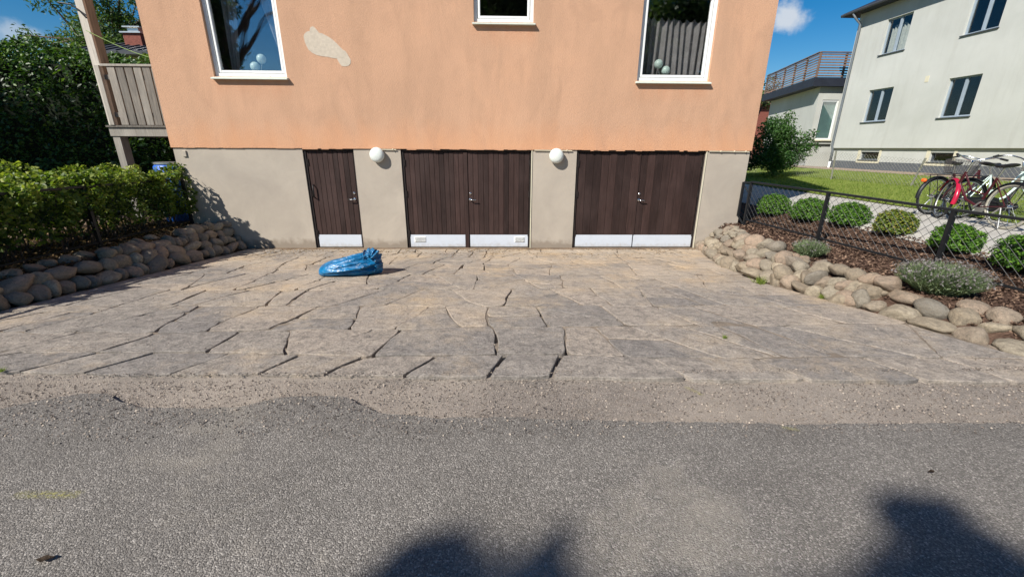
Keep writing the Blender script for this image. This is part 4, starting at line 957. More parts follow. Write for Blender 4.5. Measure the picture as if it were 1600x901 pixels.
sf = o.modifiers.new('soft', 'SUBSURF'); sf.levels = sf.render_levels = 1
# the open, crumpled mouth of the sack folded up into an arch
mb = MB(); na, nu = 70, 26; vs = []
for i in range(na+1):
    th = R(168-215*i/na)
    for j in range(nu+1):
        u = j/nu; yy = -.12+.26*u
        rad = .185+.010*math.sin(th*15+2*math.sin(u*5))+.008*math.sin(th*27+u*6)+.035*noise.noise(Vector((th*1.6, u*2.5, 1)))-.075*(abs(u-.45)*2)**2
        rad *= 1+.12*math.cos(th-1.0)
        vs.append((-2.075+rad*math.cos(th)*.80+.010*math.sin(th*21+u*4), 6.17+yy+.018*math.sin(th*11+u*3), max(zb+.003, zb+.165+rad*math.sin(th)*1.05)))
mb.add(vs, [(i*(nu+1)+j, (i+1)*(nu+1)+j, (i+1)*(nu+1)+j+1, i*(nu+1)+j+1) for i in range(na) for j in range(nu)])
o = mb.build('crumpled_mouth', M['bag'], bagr, smooth=True); sd = o.modifiers.new('thick', 'SOLIDIFY'); sd.thickness = .003

bagr.location.x += .12
# ------------------------------------------------------------------ bicycles
def bicycle(loc, heading, framem, label, steer=0, basket=False, fender=None, tyre='rubber', group='bicycles parked on the path', fork=None, stepthru=True, reflector=False, wide_bars=True):
    root = empty('bicycle', loc, label, 'bicycle', group, rz=heading); root.scale = (1.09, 1.09, 1.09)
    r_ = .335; WB = 1.07
    def mk(mb, name, m, par=root, smooth=True):
        mb.local = True; o = mb.build(name, m, par, smooth=False); smooth_by_angle(o, 50); return o
    HT = Vector((.86, 0, .60)); HTt = Vector((.80, 0, .80)); axis = (HTt-HT).normalized(); rot = Matrix.Rotation(steer, 4, axis)
    def st(p):
        p = Vector(p); return (rot @ (p-HT))+HT
    fk = fork or framem
    for cx_, front in ((0, False), (WB, True)):
        T = st if front else (lambda p: Vector(p))
        ring = lambda R_, n=40: [T((cx_+R_*math.cos(2*math.pi*i/n), 0, r_+R_*math.sin(2*math.pi*i/n))) for i in range(n)]
        mb = MB(); mb.tube(ring(r_-.042), .010, 6, closed=True); w_ = mk(mb, 'wheel', M['metal'])
        mb = MB(); mb.tube(ring(r_-.019), .019, 8, closed=True); mk(mb, 'tyre', M[tyre if not front else 'rubber'], w_)
        mb = MB()
        for i in range(28):
            a = 2*math.pi*i/28; s = .03*(1 if i % 2 else -1); a2 = a+.5*(1 if i % 4 < 2 else -1)
            mb.tube([T((cx_+.02*math.cos(a2), s, r_+.02*math.sin(a2))), T((cx_+(r_-.045)*math.cos(a), 0, r_+(r_-.045)*math.sin(a)))], .0014, 3, cap=False)
        mk(mb, 'spokes', M['chrome'], w_)
        mb = MB(); mb.tube([T((cx_, -.05, r_)), T((cx_, .05, r_))], .024, 10); mk(mb, 'hub', M['chrome'], w_)
        a0, a1 = (R(10), R(185)) if not front else (R(35), R(200)); fm = M[fender] if (fender and front) else M['black']
        if front: a0, a1 = R(20), R(190)
        mb = MB(); n = 18; vs = []
        for i in range(n+1):
            a = a0+(a1-a0)*i/n
            for yy, dr in ((-.034, -.012), (-.018, .010), (0, .016), (.018, .010), (.034, -.012)): vs.append(T((cx_+(r_+.014+dr)*math.cos(a), yy, r_+(r_+.014+dr)*math.sin(a))))
        mb.add(vs, [(i*5+j, i*5+j+1, i*5+5+j+1, i*5+5+j) for i in range(n) for j in range(4)]); mk(mb, 'mudguard', fm)
    BB = Vector((.44, 0, .28)); STt = Vector((.30, 0, .74)); RH = Vector((0, 0, r_))
    mb = MB(); mb.tube([BB, STt], .017, 10); mb.tube([HT, HTt], .021, 10)
    if stepthru:
        mb.tube([HT+Vector((-.01, 0, .02)), Vector((.66, 0, .37)), BB], .019, 10); mb.tube([HTt+Vector((0, 0, -.03)), Vector((.62, 0, .52)), BB+(STt-BB)*.42], .013, 8)
    else:
        mb.tube([HT, BB], .022, 10); mb.tube([HTt+Vector((0, 0, -.03)), STt-Vector((-.01, 0, .06))], .017, 10)
    for s in (-1, 1):
        mb.tube([BB+Vector((0, s*.03, 0)), (0, s*.06, r_)], .010, 7); mb.tube([STt+Vector((0, s*.015, -.03)), (0, s*.06, r_)], .008, 7)
    mk(mb, 'frame', M[framem])
    mb = MB()
    for s in (-1, 1): mb.tube([st(HT+Vector((.01, s*.035, -.02))), st((.98, s*.05, .46)), st((WB, s*.05, r_))], [.013, .012, .008], 8)
    mb.tube([st(HT+Vector((0, -.045, -.01))), st(HT+Vector((0, .045, -.01)))], .014, 8); mk(mb, 'fork', M[fk])
    mb = MB(); top = HTt+axis*.16; mb.tube([st(HTt), st(top), st(top+Vector((.04, 0, .02)))], .012, 8)
    for s in (-1, 1): mb.tube([st(top+Vector((.04, 0, .02))), st(top+Vector((.04, s*.12, .06))), st(top+Vector((-.04, s*.24, .10))), st(top+Vector((-.20, s*.29, .075)))], .011, 8)
    mk(mb, 'handlebar', M['chrome'])
    for s in (-1, 1): mb = MB(); mb.tube([st(top+Vector((-.10, s*.265, .09))), st(top+Vector((-.23, s*.30, .068)))], .016, 8); mk(mb, 'grip', M['rubber'])
    mb = MB(); mb.tube([STt, STt+Vector((-.045, 0, .14))], .013, 8); mk(mb, 'seat_post', M['chrome'])
    sc = STt+Vector((-.05, 0, .17)); mb = MB(); vs = []; n = 14
    for i in range(11):
        t = i/10; x = .15-.29*t; w_ = .018+.085*sm((t-.15)/.6); zt = .012+.022*t*t-.01*math.sin(t*math.pi)
        for j in range(n):
            a = 2*math.pi*j/n; vs.append((sc.x+x, w_*math.cos(a)*(1 if i not in (0, 10) else .6), sc.z+zt+(.022 if math.sin(a) > 0 else .035)*math.sin(a)*(1 if i not in (0, 10) else .5)))
    mb.add(vs, [(i*n+j, i*n+(j+1) % n, (i+1)*n+(j+1) % n, (i+1)*n+j) for i in range(10) for j in range(n)]+[tuple(range(n))[::-1], tuple(range(10*n, 11*n))]); mk(mb, 'saddle', M['saddle'])
    mb = MB(); mb.lathe([(.09, -.004), (.09, .004)], (BB.x, -.05, BB.z), 24, 'y')
    mb.tube([BB+Vector((0, -.07, 0)), BB+Vector((.12, -.075, -.11))], .010, 6); mb.tube([BB+Vector((0, .07, 0)), BB+Vector((-.12, .075, .11))], .010, 6); mb.tube([BB+Vector((0, -.07, 0)), BB+Vector((0, .07, 0))], .02, 8); mk(mb, 'crank', M['metal'])
    for q in ((.12, -.12, -.11), (-.12, .12, .11)): mb = MB(); p = BB+Vector(q); mb.box(p.x-.045, p.x+.045, p.y-.04, p.y+.04, p.z-.012, p.z+.012); mk(mb, 'pedal', M['rubber'])
    mb = MB(); mb.add([(BB.x+.10, -.062, BB.z), (BB.x+.06, -.062, BB.z+.08), (BB.x-.04, -.062, BB.z+.10), (-.03, -.062, r_+.05), (-.06, -.062, r_), (-.03, -.062, r_-.04), (BB.x-.02, -.062, BB.z-.09), (BB.x+.07, -.062, BB.z-.07),
                         (BB.x+.10, -.078, BB.z), (BB.x+.06, -.078, BB.z+.08), (BB.x-.04, -.078, BB.z+.10), (-.03, -.078, r_+.05), (-.06, -.078, r_), (-.03, -.078, r_-.04), (BB.x-.02, -.078, BB.z-.09), (BB.x+.07, -.078, BB.z-.07)],
                        [(0, 1, 2, 3, 4, 5, 6, 7), (15, 14, 13, 12, 11, 10, 9, 8)]+[(i, i+8, (i+1) % 8+8, (i+1) % 8) for i in range(8)]); mk(mb, 'chain_guard', M['black'])
    mb = MB(); zr = 2*r_+.05
    for s in (-.06, 0, .06): mb.tube([(.22, s, zr), (-.26, s, zr)], .006, 6)
    for x in (.2, 0, -.24): mb.tube([(x, -.06, zr), (x, .06, zr)], .005, 6)
    for s in (-1, 1): mb.tube([(-.12, s*.06, zr), (0, s*.065, r_)], .006, 6)
    mk(mb, 'luggage_rack', M['black'])
    mb = MB(); mb.tube([(.06, .05, r_-.02), (-.08, .14, .015)], .010, 6); mb.tube([(.06, .05, r_-.02), (.25, .16, .015)], .010, 6); mk(mb, 'kickstand', M['metal'])
    if reflector: mb = MB(); mb.ball((-.30, 0, .62), (.03, .05, .035), 10); mk(mb, 'tail_reflector', M['orange'])
    if basket:
        mb = MB(); bx0, bx1, bz0, bz1 = .92, 1.22, .76, .98
        def bq(t, u, w_): # taper
            x = bx0+.03*(1-w_)+(bx1-bx0-.06*(1-w_))*t; yy = (-.19+.04*(1-w_))+(.38-.08*(1-w_))*u; return st((x, yy, bz0+(bz1-bz0)*w_))
        for i in range(12):
            u = i/11
            for t in (0, 1): mb.tube([bq(t, u, 0), bq(t, u, 1)], .0025, 4, cap=False)
            for uu in (0, 1): mb.tube([bq(u, uu, 0), bq(u, uu, 1)], .0025, 4, cap=False)
            mb.tube([bq(u, 0, 0), bq(u, 1, 0)], .0025, 4, cap=False)
        for i in range(9):
            w_ = i/8; rr_ = .006 if i in (0, 8) else .0025
            mb.tube([bq(0, 0, w_), bq(1, 0, w_), bq(1, 1, w_), bq(0, 1, w_)], rr_, 4, closed=True)
        for s in (-.08, .08): mb.tube([st((1.0, s, bz0)), st((WB, s*.6, r_))], .006, 6)
        mk(mb, 'basket', M['basketm'])
    return root
def hd(a, b): return math.atan2(b[1]-a[1], b[0]-a[0])
BIKE_Z = -1.235

bicycle((8.32, 6.72, BIKE_Z), R(87), 'maroon', 'dark maroon bicycle with crimson front mudguard and wire basket, nearest the fence', steer=R(-26), basket=True, fender='crimson', tyre='tyre_pale')
bicycle((8.78, 7.85, BIKE_Z), R(-4), 'mint', 'pale mint bicycle facing right with a basket, behind the maroon one', steer=R(-8), basket=True)
bicycle((8.66, 8.33, BIKE_Z), R(6), 'maroon', 'dark bicycle with big bare rear wheel at the left of the group', steer=R(10), reflector=True)

# ------------------------------------------------------------------ neighbour's pale house on the right
nh = empty('neighbour_house', (16.5, 17, -.9), 'pale two-storey rendered house with blue-grey windows beyond the lawn', 'house')
NX = 16.5
def yz_wall(mb, x, y0, y1, z0, z1, holes, depth):
    ys = sorted({y0, y1, *[a for a, b, c, d in holes], *[b for a, b, c, d in holes]}); zs = sorted({z0, z1, *[c for a, b, c, d in holes], *[d for a, b, c, d in holes]})
    for i in range(len(ys)-1):
        for j in range(len(zs)-1):
            my, mz = (ys[i]+ys[i+1])/2, (zs[j]+zs[j+1])/2
            if any(a < my < b and c < mz < d for a, b, c, d in holes): continue
            mb.add([(x, ys[i], zs[j]), (x, ys[i+1], zs[j]), (x, ys[i+1], zs[j+1]), (x, ys[i], zs[j+1])], [(3, 2, 1, 0)])
    for a, b, c, d in holes:
        mb.add([(x, a, c), (x, b, c), (x, b, d), (x, a, d), (x+depth, a, c), (x+depth, b, c), (x+depth, b, d), (x+depth, a, d)], [(0, 1, 5, 4), (1, 2, 6, 5), (2, 3, 7, 6), (3, 0, 4, 7)])
nw = [(18.93, 20.17, 1.19, 2.52), (15.50, 16.63, 1.16, 2.50), (18.93, 20.12, 3.90, 5.25), (15.50, 16.66, 3.88, 5.25), (12.0, 13.1, 1.16, 2.5), (12.0, 13.1, 3.88, 5.25)]
mb = MB(); yz_wall(mb, NX, 9.0, 21.74, .08, 5.95, nw, .2)
mb.add([(NX, 21.74, .08), (NX+9, 21.74, .08), (NX+9, 21.74, 5.95), (NX, 21.74, 5.95)], [(3, 2, 1, 0)]); mb.add([(NX, 9, .08), (NX+9, 9, .08), (NX+9, 9, 5.95), (NX, 9, 5.95)], [(0, 1, 2, 3)])
mb.add([(NX, 9, .08), (NX, 21.74, .08), (NX+.12, 21.74, .08), (NX+.12, 9, .08)], [(0, 1, 2, 3)]); mb.build('wall', M['cream'], nh)
bw = [(18.9, 19.9, -.42, -.08), (15.7, 16.6, -.42, -.08)]
mb = MB(); yz_wall(mb, NX+.11, 9.05, 21.7, -.5, .08, bw, .15); mb.add([(NX+.11, 21.7, -1.2), (NX+9, 21.7, -1.2), (NX+9, 21.7, .08), (NX+.11, 21.7, .08)], [(3, 2, 1, 0)]); mb.build('basement_wall', M['cream'], nh)
mb = MB(); mb.box(NX+.10, NX+.2, 9.05, 21.69, -1.3, -.5); mb.build('plinth', M['plinth'], nh)
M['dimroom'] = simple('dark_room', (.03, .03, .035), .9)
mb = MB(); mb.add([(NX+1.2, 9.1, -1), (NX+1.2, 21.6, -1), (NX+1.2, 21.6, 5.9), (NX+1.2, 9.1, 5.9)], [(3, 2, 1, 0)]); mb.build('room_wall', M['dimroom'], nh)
def nwin(a, b, c, d, x, m, div=True, depth=.09, sill=True, root=nh, t=.05):
    f = MB(); xx = x+depth
    for q in ((a, a+t, c, d), (b-t, b, c, d), (a+t, b-t, c, c+t), (a+t, b-t, d-t, d)): f.box(xx, xx+.06, q[0]+.002, q[1]-.002, q[2]+.001, q[3]-.001)
    if div: f.box(xx-.004, xx+.06, (a+b)/2-.045, (a+b)/2+.045, c+t, d-t)
    w_ = f.build('window', m, root)
    g = MB(); g.box(xx+.03, xx+.036, a+t, b-t, c+t, d-t); g.build('pane', M['glass2'], w_)
    if sill: s = MB(); s.box(x-.05, x+depth, a-.04, b+.04, c-.035, c-.003); s.build('sill', M['windark'], w_)
    return w_
for q in nw: nwin(*q, NX, M['wingrey'])
for (a, b, c, d) in bw:
    nwin(a, b, c, d, NX+.11, M['windark'], div=False)
    s = MB(); s.box(NX+.09, NX+.108, a-.10, a-.002, c-.14, d+.10); s.box(NX+.09, NX+.108, a, b, c-.14, c-.04); s.box(NX+.09, NX+.108, b+.002, b+.14, c-.14, d+.1); s.build('window_surround', M['creamtrim'], nh)
mb = pleated(0, 0, 0, 3.95, 5.2, 7, .03); mb.v = [(NX+.45+y, 18.95+1.15*i/len(mb.v), z) for i, (x, y, z) in enumerate(mb.v)]
mb = MB(); n = 60; vs = []
for j in range(2):
    for i in range(n+1): vs.append((NX+.3+.035*math.sin(i*.8), 18.98+1.1*i/n, 3.95+.95*j+(.12*abs(math.sin(i*.16)) if j else 0)))
mb.add(vs, [(i, i+1, n+2+i, n+1+i) for i in range(n)]); tag(mb.build('curtain', simple('pale_net_curtain', (.35, .36, .33), .9), smooth=True), 'pale curtain in the upper left window of the pale house', 'curtain')
# roof with overhang
mb = MB(); e = .40; z = 5.86
mb.add([(NX-e, 8.2, z), (NX-e, 22.3, z), (NX+9.8, 22.3, z), (NX+9.8, 8.2, z)], [(0, 1, 2, 3)])
mb.add([(NX-e, 8.2, z+.16), (NX-e, 22.3, z+.16), (NX+9.8, 22.3, z+.16), (NX+9.8, 8.2, z+.16), (NX+4.5, 13, z+2.4), (NX+4.5, 17.5, z+2.4)], [(1, 0, 4, 5), (2, 1, 5), (3, 2, 5, 4), (0, 3, 4)])
mb.add([(NX-e, 8.2, z), (NX-e, 22.3, z), (NX+9.8, 22.3, z), (NX+9.8, 8.2, z), (NX-e, 8.2, z+.16), (NX-e, 22.3, z+.16), (NX+9.8, 22.3, z+.16), (NX+9.8, 8.2, z+.16)], [(0, 4, 5, 1), (1, 5, 6, 2), (2, 6, 7, 3), (3, 7, 4, 0)])
mb.build('roof', M['roofblack'], nh)
mb = MB(); mb.tube([(NX-e-.06, 8.2, z+.06), (NX-e-.06, 22.3, z+.06)], .07, 8); mb.build('gutter', M['roofdark'], nh)
mb = MB(); mb.tube([(NX-e-.06, 21.6, z), (NX-e+.05, 21.55, z-.2), (NX-.12, 21.5, z-.42), (NX-.10, 21.5, z-.6), (NX-.10, 21.5, .2), (NX-.02, 21.5, 0.0), (NX-.02, 21.5, -.55)], .05, 8); mb.build('downpipe', simple('grey_downpipe', (.15, .17, .19), .5), nh, smooth=True)
mb = MB(); mb.tube([(NX-.02, 21.5, -.55), (NX-.02, 21.5, -.85), (NX-.12, 21.45, -.95)], .055, 8); mb.build('pipe_foot', M['white'], nh, smooth=True)
mb = MB(); mb.box(NX-.01, NX+.01, 17.45, 17.6, 2.5, 2.72); mb.build('air_vent', M['creamtrim'], nh)
# single-storey extension with roof terrace
ex = empty('house_extension', (18, 26, -.9), 'pale single-storey extension with slatted roof terrace beside the pale house', 'house')
c0 = Vector((16.95, 24.0)); c1 = Vector((18.75, 31.2)); zt = 3.15
mb = MB()
mb.add([(c0.x, c0.y, .3), (c1.x, c1.y, .3), (c1.x, c1.y, zt), (c0.x, c0.y, zt)], [(3, 2, 1, 0)])
mb.add([(c0.x, c0.y, .3), (17.22, 24, .3), (17.22, 24, zt), (c0.x, c0.y, zt)], [(0, 1, 2, 3)]); mb.add([(18.12, 24, .3), (22, 24, .3), (22, 24, zt), (18.12, 24, zt)], [(0, 1, 2, 3)])
mb.add([(17.22, 24, 2.52), (18.12, 24, 2.52), (18.12, 24, zt), (17.22, 24, zt)], [(0, 1, 2, 3)]); mb.add([(17.22, 24, .3), (18.12, 24, .3), (18.12, 24, .52), (17.22, 24, .52)], [(0, 1, 2, 3)])
mb.add([(c1.x, c1.y, .3), (24, c1.y, .3), (24, c1.y, zt), (c1.x, c1.y, zt)], [(3, 2, 1, 0)])
for X in (17.22, 18.12): mb.add([(X, 24, .52), (X, 24.2, .52), (X, 24.2, 2.52), (X, 24, 2.52)], [(0, 1, 2, 3)])
mb.build('wall', M['cream'], ex)
mb = MB(); mb.add([(c0.x+.15, c0.y+.12, -1.2), (c1.x+.15, c1.y+.1, -1.2), (c1.x+.15, c1.y+.1, .3), (c0.x+.15, c0.y+.12, .3)], [(3, 2, 1, 0)]); mb.add([(c0.x+.15, c0.y+.12, -1.2), (22, 24.12, -1.2), (22, 24.12, .3), (c0.x+.15, 24.12, .3)], [(0, 1, 2, 3)]); mb.build('basement_wall', M['cream'], ex)
mb = MB(); mb.add([(c0.x-.6, 23.75, zt), (22, 23.75, zt), (22, 31.4, zt), (c1.x-.55, 31.4, zt), (c0.x-.6, 23.75, zt+.42), (22, 23.75, zt+.42), (22, 31.4, zt+.42), (c1.x-.55, 31.4, zt+.42)], [(0, 3, 2, 1), (4, 5, 6, 7), (0, 1, 5, 4), (3, 0, 4, 7), (2, 3, 7, 6)]); mb.build('roof', M['roofblack'], ex)
f = MB()
for q in ((17.22, 17.28, .52, 2.52), (18.06, 18.12, .52, 2.52), (17.28, 18.06, .52, .60), (17.28, 18.06, 2.44, 2.52)): f.box(q[0], q[1], 24.03, 24.10, q[2], q[3])
w_ = f.build('window', M['white'], ex); g = MB(); g.box(17.27, 18.07, 24.07, 24.076, .6, 2.45); g.build('pane', M['glass2'], w_); s = MB(); s.box(17.12, 18.22, 23.92, 24.03, .45, .518); s.build('sill', M['creamtrim'], w_)
mb = MB(); n = 20; vs = []
for i in range(n): a = 17.28+i*.04; mb.add([(a, 24.14, .6), (a+.036, 24.16, .6), (a+.036, 24.16, 2.45), (a, 24.14, 2.45)], [(0, 1, 2, 3)])
mb.build('blind', M['grn_curt'], ex)
# terrace railing
def Pn(t): return Vector((c0.x-.5+(c1.x-c0.x)*t, 23.85+(31.3-23.85)*t))
for i in range(9):
    zz = zt+.5+i*.125
    b = MB(); a_ = Pn(0); b_ = Pn(1); b.bar((a_.x, a_.y, zz), (b_.x, b_.y, zz), .03, .065); b.build('slat', M['slatwood'], ex)
    b = MB(); b.bar((a_.x, a_.y, zz), (21, 23.85, zz), .03, .065); b.build('slat', M['slatwood'], ex)
for q in [(Pn(t).x+.04, Pn(t).y) for t in fr(0, 1, 6)]+[(17.9, 23.9), (19.4, 23.9), (20.9, 23.9)]: b = MB(); b.bar((q[0], q[1], zt+.4), (q[0], q[1], zt+1.56), .08, .08); b.build('railing_post', M['slatwood'], ex)
b = MB(); a_ = Pn(0); b_ = Pn(1); b.bar((a_.x, a_.y, zt+1.6), (b_.x, b_.y, zt+1.6), .12, .04); b.bar((a_.x, a_.y, zt+1.6), (21, 23.85, zt+1.6), .12, .04); b.build('handrail', M['slatwood'], ex)

# ------------------------------------------------------------------ trees and shrubs
def tree(name, x, y, z0, hgt, clumps, mat_, dens, size, label, cat='tree', trunk_r=.18, shell=.6, aspect=.5, group=None, nbr=6):
    root = empty(name, (x, y, z0), label, cat, group)
    b = MB(); c0_ = np.mean([c for c, r_ in clumps], 0); top = (c0_[0], c0_[1], c0_[2])
    pts = [(x+(top[0]-x)*t+.15*noise.noise(Vector((t*3, x, y))), y+(top[1]-y)*t, z0+(top[2]-z0)*t) for t in fr(0, 1, 7)]
    b.tube(pts, [trunk_r*(1-.6*t) for t in fr(0, 1, 7)], 9); b.build('trunk', M['bark'], root, smooth=True)
    b = MB()
    for (c, r_) in clumps:
        k_ = random.uniform(.45, .95); s = Vector(pts[0]).lerp(Vector(pts[-1]), k_); e_ = Vector(c); m_ = s.lerp(e_, .5)+Vector((0, 0, .12*(e_-s).length))
        b.tube([s, m_, e_], [trunk_r*.35, trunk_r*.22, trunk_r*.07], 6)
    b.build('branches', M['bark'], root, smooth=True)
    P, T = clump_pts(clumps, dens, shell); leaves('crown', P, size, mat_, root, aspect=aspect, tint=T); return root
def crown(cx, cy, cz, rx, ry, rz, n, rmin, rmax, seed, flat=.8):
    q = random.Random(seed); out = []
    while len(out) < n:
        d = Vector((q.gauss(0, 1), q.gauss(0, 1), q.gauss(0, 1))).normalized()*q.random()**.4
        r_ = q.uniform(rmin, rmax); out.append(((cx+d.x*rx, cy+d.y*ry, cz+d.z*rz), (r_, r_, r_*flat)))
    return out
tree('shrub_tree', 11.9, 18.6, -1.1, 2, crown(11.6, 18.3, .05, 1.1, 1.4, 1.1, 30, .35, .6, 3)+[((11.2, 18.4, .75), .45), ((11.1, 18.4, .25), .5), ((11.35, 18.4, 1.0), .35), ((12.6, 18.2, .2), .35), ((12.9, 18.2, .55), .25), ((13.0, 18.1, .1), .25), ((11.2, 18.2, .9), .4), ((11.8, 18.2, 1.2), .3)], M['leaf_shrub'], 1900, .10, 'dark green shrub beside the right corner of the orange house', 'shrub', .06)
tree('background_tree', 20.5, 36, -1, 8, crown(20.5, 36, 3.7, 1.8, 1.5, 2.2, 14, .5, .9, 8), M['leaf_tree'], 300, .2, 'feathery tree showing just past the right corner of the orange house', 'tree', .2)
tree('background_tree', -23, 27, -1, 9, crown(-21.0, 27, 6.3, 3.4, 3.0, 2.6, 44, .5, 1.1, 5)+[((-24.6, 26, 5.0), .6), ((-25.2, 26, 5.5), .5), ((-23, 27, 4.9), .8), ((-19, 27, 5.2), .9), ((-18, 27, 6.4), 1.0)], M['leaf_tree2'], 520, .20, 'airy light green tree rising behind the tall hedge on the left', 'tree', .3, shell=.9, aspect=.35)
tree('background_tree', -15.8, 27, -1, 9, crown(-16.3, 27, 6.0, 2.6, 2.5, 2.4, 30, .6, 1.1, 15), M['leaf_tree2'], 420, .20, 'green tree between the balcony post and the orange wall, above the dark roof', 'tree', .25, shell=.9, aspect=.35)
tree('conifer', -31, 27, -1, 7, crown(-31, 27, 4.4, 1.4, 1, 2.0, 10, .5, .8, 2, .5), M['leaf_conifer'], 500, .2, 'dark conifer tip at the far left edge above the hedge', 'tree', .2)
# shade trees out of frame: left of the hedge, and behind the street
tree('street_tree', -17.5, 5.2, -1.5, 9, crown(-16.8, 3.9, 7.3, 1.4, 1.6, 1.6, 14, .8, 1.4, 4, .9)+crown(-16.8, 5.8, 5.0, 1.4, 1.6, 2.0, 14, .8, 1.4, 24, .9)+crown(-16.6, 7.6, 2.6, 1.4, 1.6, 2.0, 16, .8, 1.4, 34, .9), M['leaf_tree'], 420, .26, 'broad tree outside the left edge shading the tall hedge', 'tree', .3, group=None)
t0 = np.array([-1, -.95, 1.19])
def up(p, t): return tuple(np.array([p[0], p[1], -1.6])+t0*t)
sc = []
for (px_, py_), t, r_ in (((-.33, 1.22), 8.2, .17), ((-.26, 1.30), 8.3, .12), ((-.14, 1.08), 8.2, .2), ((.15, 1.20), 8.4, .11), ((.21, 1.31), 8.5, .08), ((.25, 1.39), 8.6, .05), ((.10, 1.0), 8.6, .22), ((-.35, .95), 8.6, .3), ((1.98, 1.38), 8.2, .17), ((1.86, 1.47), 8.3, .12), ((1.74, 1.28), 8.4, .10), ((2.02, 1.2), 8.2, .14), ((1.84, 1.14), 8.5, .14), ((2.1, 1.0), 8.5, .18), ((1.9, .9), 8.6, .26), ((1.5, .95), 8.6, .25), ((1.1, .85), 8.6, .25), ((.6, .8), 8.7, .28), ((1.62, 1.14), 8.3, .1)):
    sc.append((up((px_, py_), t), (r_, r_, r_)))
tree('street_tree', -7.6, -8.6, -1.6, 9, sc, M['leaf_tree'], 9500, .085, 'street tree behind the viewer whose twigs shade the road', 'tree', .16, shell=1.0)
tree('street_tree', -15.5, -11.5, -1.6, 11, crown(-17.2, -11.5, 6.0, 1.6, 1.6, 3.6, 24, .6, 1.1, 12)+[((-11.6, -11, 9.6), 1.1), ((-11.2, -11, 8.4), .7), ((-10.6, -11, 9.6), 1.1), ((-12.2, -11, 10.4), .9)], M['leaf_tree'], 420, .25, 'large leafy tree behind the viewer reflected in the left window', 'tree', .35)
tree('street_tree', .6, -13, -1.6, 12, crown(.6, -13, 8.8, 2.4, 2.0, 3.2, 30, 1.0, 1.6, 14), M['leaf_tree'], 420, .26, 'tall leafy tree straight across the street behind the viewer', 'tree', .35)
tree('street_tree', 11.2, -13, -1.6, 11, crown(11.2, -13, 6.0, 3.2, 2.2, 3.8, 46, 1.0, 1.7, 13), M['leaf_tree'], 420, .28, 'large leafy tree across the street reflected in the right window', 'tree', .35)

# ------------------------------------------------------------------ house behind the hedge on the left
lh = empty('background_house', (-17, 25, -1), 'low house with dark standing seam roof and brick chimney behind the left hedge', 'house')
mb = MB(); mb.box(-19.3, -12.5, 22.2, 30, -1.2, 4.05); mb.build('wall', M['creamtrim'], lh)
x0, x1, y0, y1, z0 = -19.9, -11.6, 21.5, 30.6, 4.0
mb = MB(); mb.add([(x0, y0, z0), (x1, y0, z0), (x1, y1, z0), (x0, y1, z0), (x0+2.6, 25.5, z0+1.35), (x1-3.2, 25.5, z0+1.35), (x0, y0, z0-.14), (x1, y0, z0-.14), (x1, y1, z0-.14), (x0, y1, z0-.14)], [(0, 1, 5, 4), (1, 2, 5), (2, 3, 4, 5), (3, 0, 4), (6, 7, 1, 0), (7, 8, 2, 1), (9, 6, 0, 3), (9, 8, 7, 6)]); mb.build('roof', M['roofdark'], lh)
mb = MB()
for i in range(17):
    X = x0+.4+i*.48; t = min(1, max(.02, min((X-x0)/2.6, (x1-X)/3.2))); yy = y0+(25.5-y0)*t; mb.bar((X, y0, z0+.02), (X, yy, z0+1.35*t+.02), .03, .05)
tag(mb.build('roof_seams', M['roofblack'], lh), kind='stuff')
mb = MB(); mb.box(-17.75, -16.95, 22.95, 23.7, 4.2, 5.0); mb.build('chimney', M['chimbrick'], lh)
mb = MB(); mb.box(-17.83, -16.87, 22.87, 23.78, 5.002, 5.06); mb.box(-17.75, -16.95, 23.0, 23.65, 5.26, 5.31); mb.box(-17.6, -17.1, 23.1, 23.55, 5.06, 5.26); mb.build('chimney_cap', M['metal'], lh)
mb = MB(); mb.box(-16.55, -15.95, 23.6, 24.4, 4.3, 5.4); mb.build('chimney', M['chimbrick'], lh)
rh = empty('background_house', (20, 45, -1), 'far house with a bit of red roof seen over the shrub on the right', 'house')
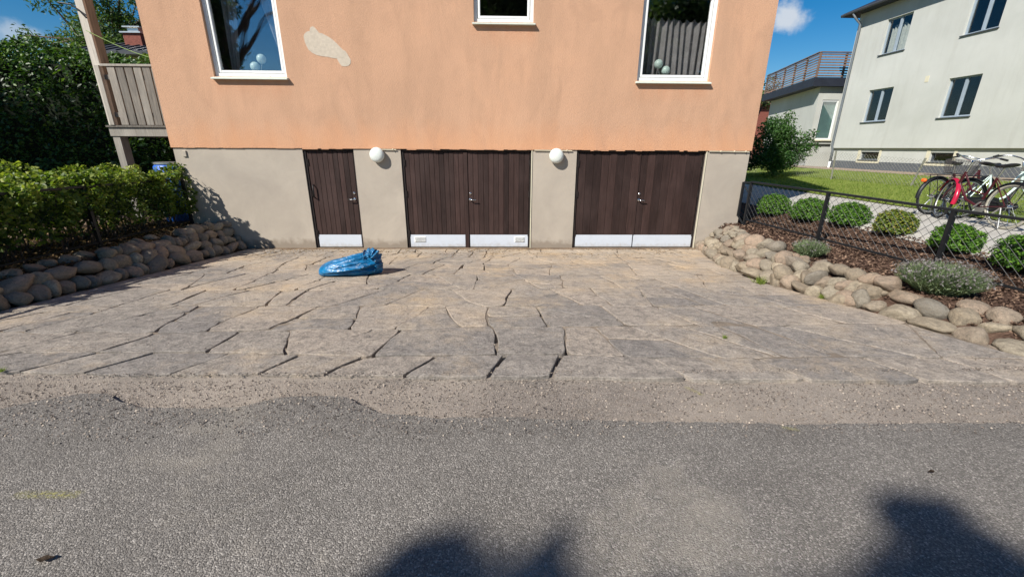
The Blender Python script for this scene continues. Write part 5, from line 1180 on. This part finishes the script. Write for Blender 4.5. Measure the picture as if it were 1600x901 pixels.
mb = MB(); mb.box(23, 32, 45, 52, -1, 4.2); mb.build('wall', M['chimbrick'], rh); mb = MB(); mb.add([(22.6, 44.5, 4.2), (32.5, 44.5, 4.2), (32.5, 52.5, 4.2), (22.6, 52.5, 4.2), (24.5, 48.5, 6), (31, 48.5, 6)], [(0, 1, 5, 4), (1, 2, 5), (2, 3, 4, 5), (3, 0, 4)]); mb.build('roof', M['rooftile'], rh)

# ------------------------------------------------------------------ marks and litter on the road
def spray(a, b, w_, label):
    a = Vector(a); b = Vector(b); d = (b-a); L_ = d.length; d.normalize(); n_ = Vector((-d.y, d.x)); vs = []; T = []
    nx, ny = 24, 7
    for i in range(nx+1):
        for j in range(ny+1):
            p = a+d*L_*i/nx+n_*w_*(j/ny-.5); vs.append((p.x, p.y, -1.5895 if p.y < 2.12 else -1.617)); e_ = math.sin(math.pi*i/nx)**.35*math.sin(math.pi*j/ny); T.append(max(0, e_))
    fs = [(i*(ny+1)+j, (i+1)*(ny+1)+j, (i+1)*(ny+1)+j+1, i*(ny+1)+j+1) for i in range(nx) for j in range(ny)]
    o = npmesh('paint_mark', vs, fs, M['spray'], None, T); tag(o, label, 'paint mark')
spray((-2.346, 1.655), (-2.01, 1.649), .06, 'faded yellow spray dash on the asphalt at the lower left')
spray((1.316, 2.602), (1.40, 2.484), .045, 'short yellow spray mark on the sandy road edge')
spray((1.69, 2.10), (1.785, 2.06), .04, 'short faint yellow spray mark on the dark asphalt near its edge')
for (x, y, s_, lab) in ((-1.846, 1.305, .035, 'curled dark leaf lying on the asphalt at the lower left'), (2.237, 1.708, .022, 'small dark twig bit on the asphalt at the right')):
    mb = MB(); mb.add([(x-s_, y, -1.585), (x, y+.4*s_, -1.577), (x+s_, y+.3*s_, -1.583), (x+.1*s_, y-.45*s_, -1.579)], [(0, 1, 2, 3)])
    o = mb.build('dry_leaf', M['soil']); so_ = o.modifiers.new('thick', 'SOLIDIFY'); so_.thickness = .002; tag(o, lab, 'leaf')
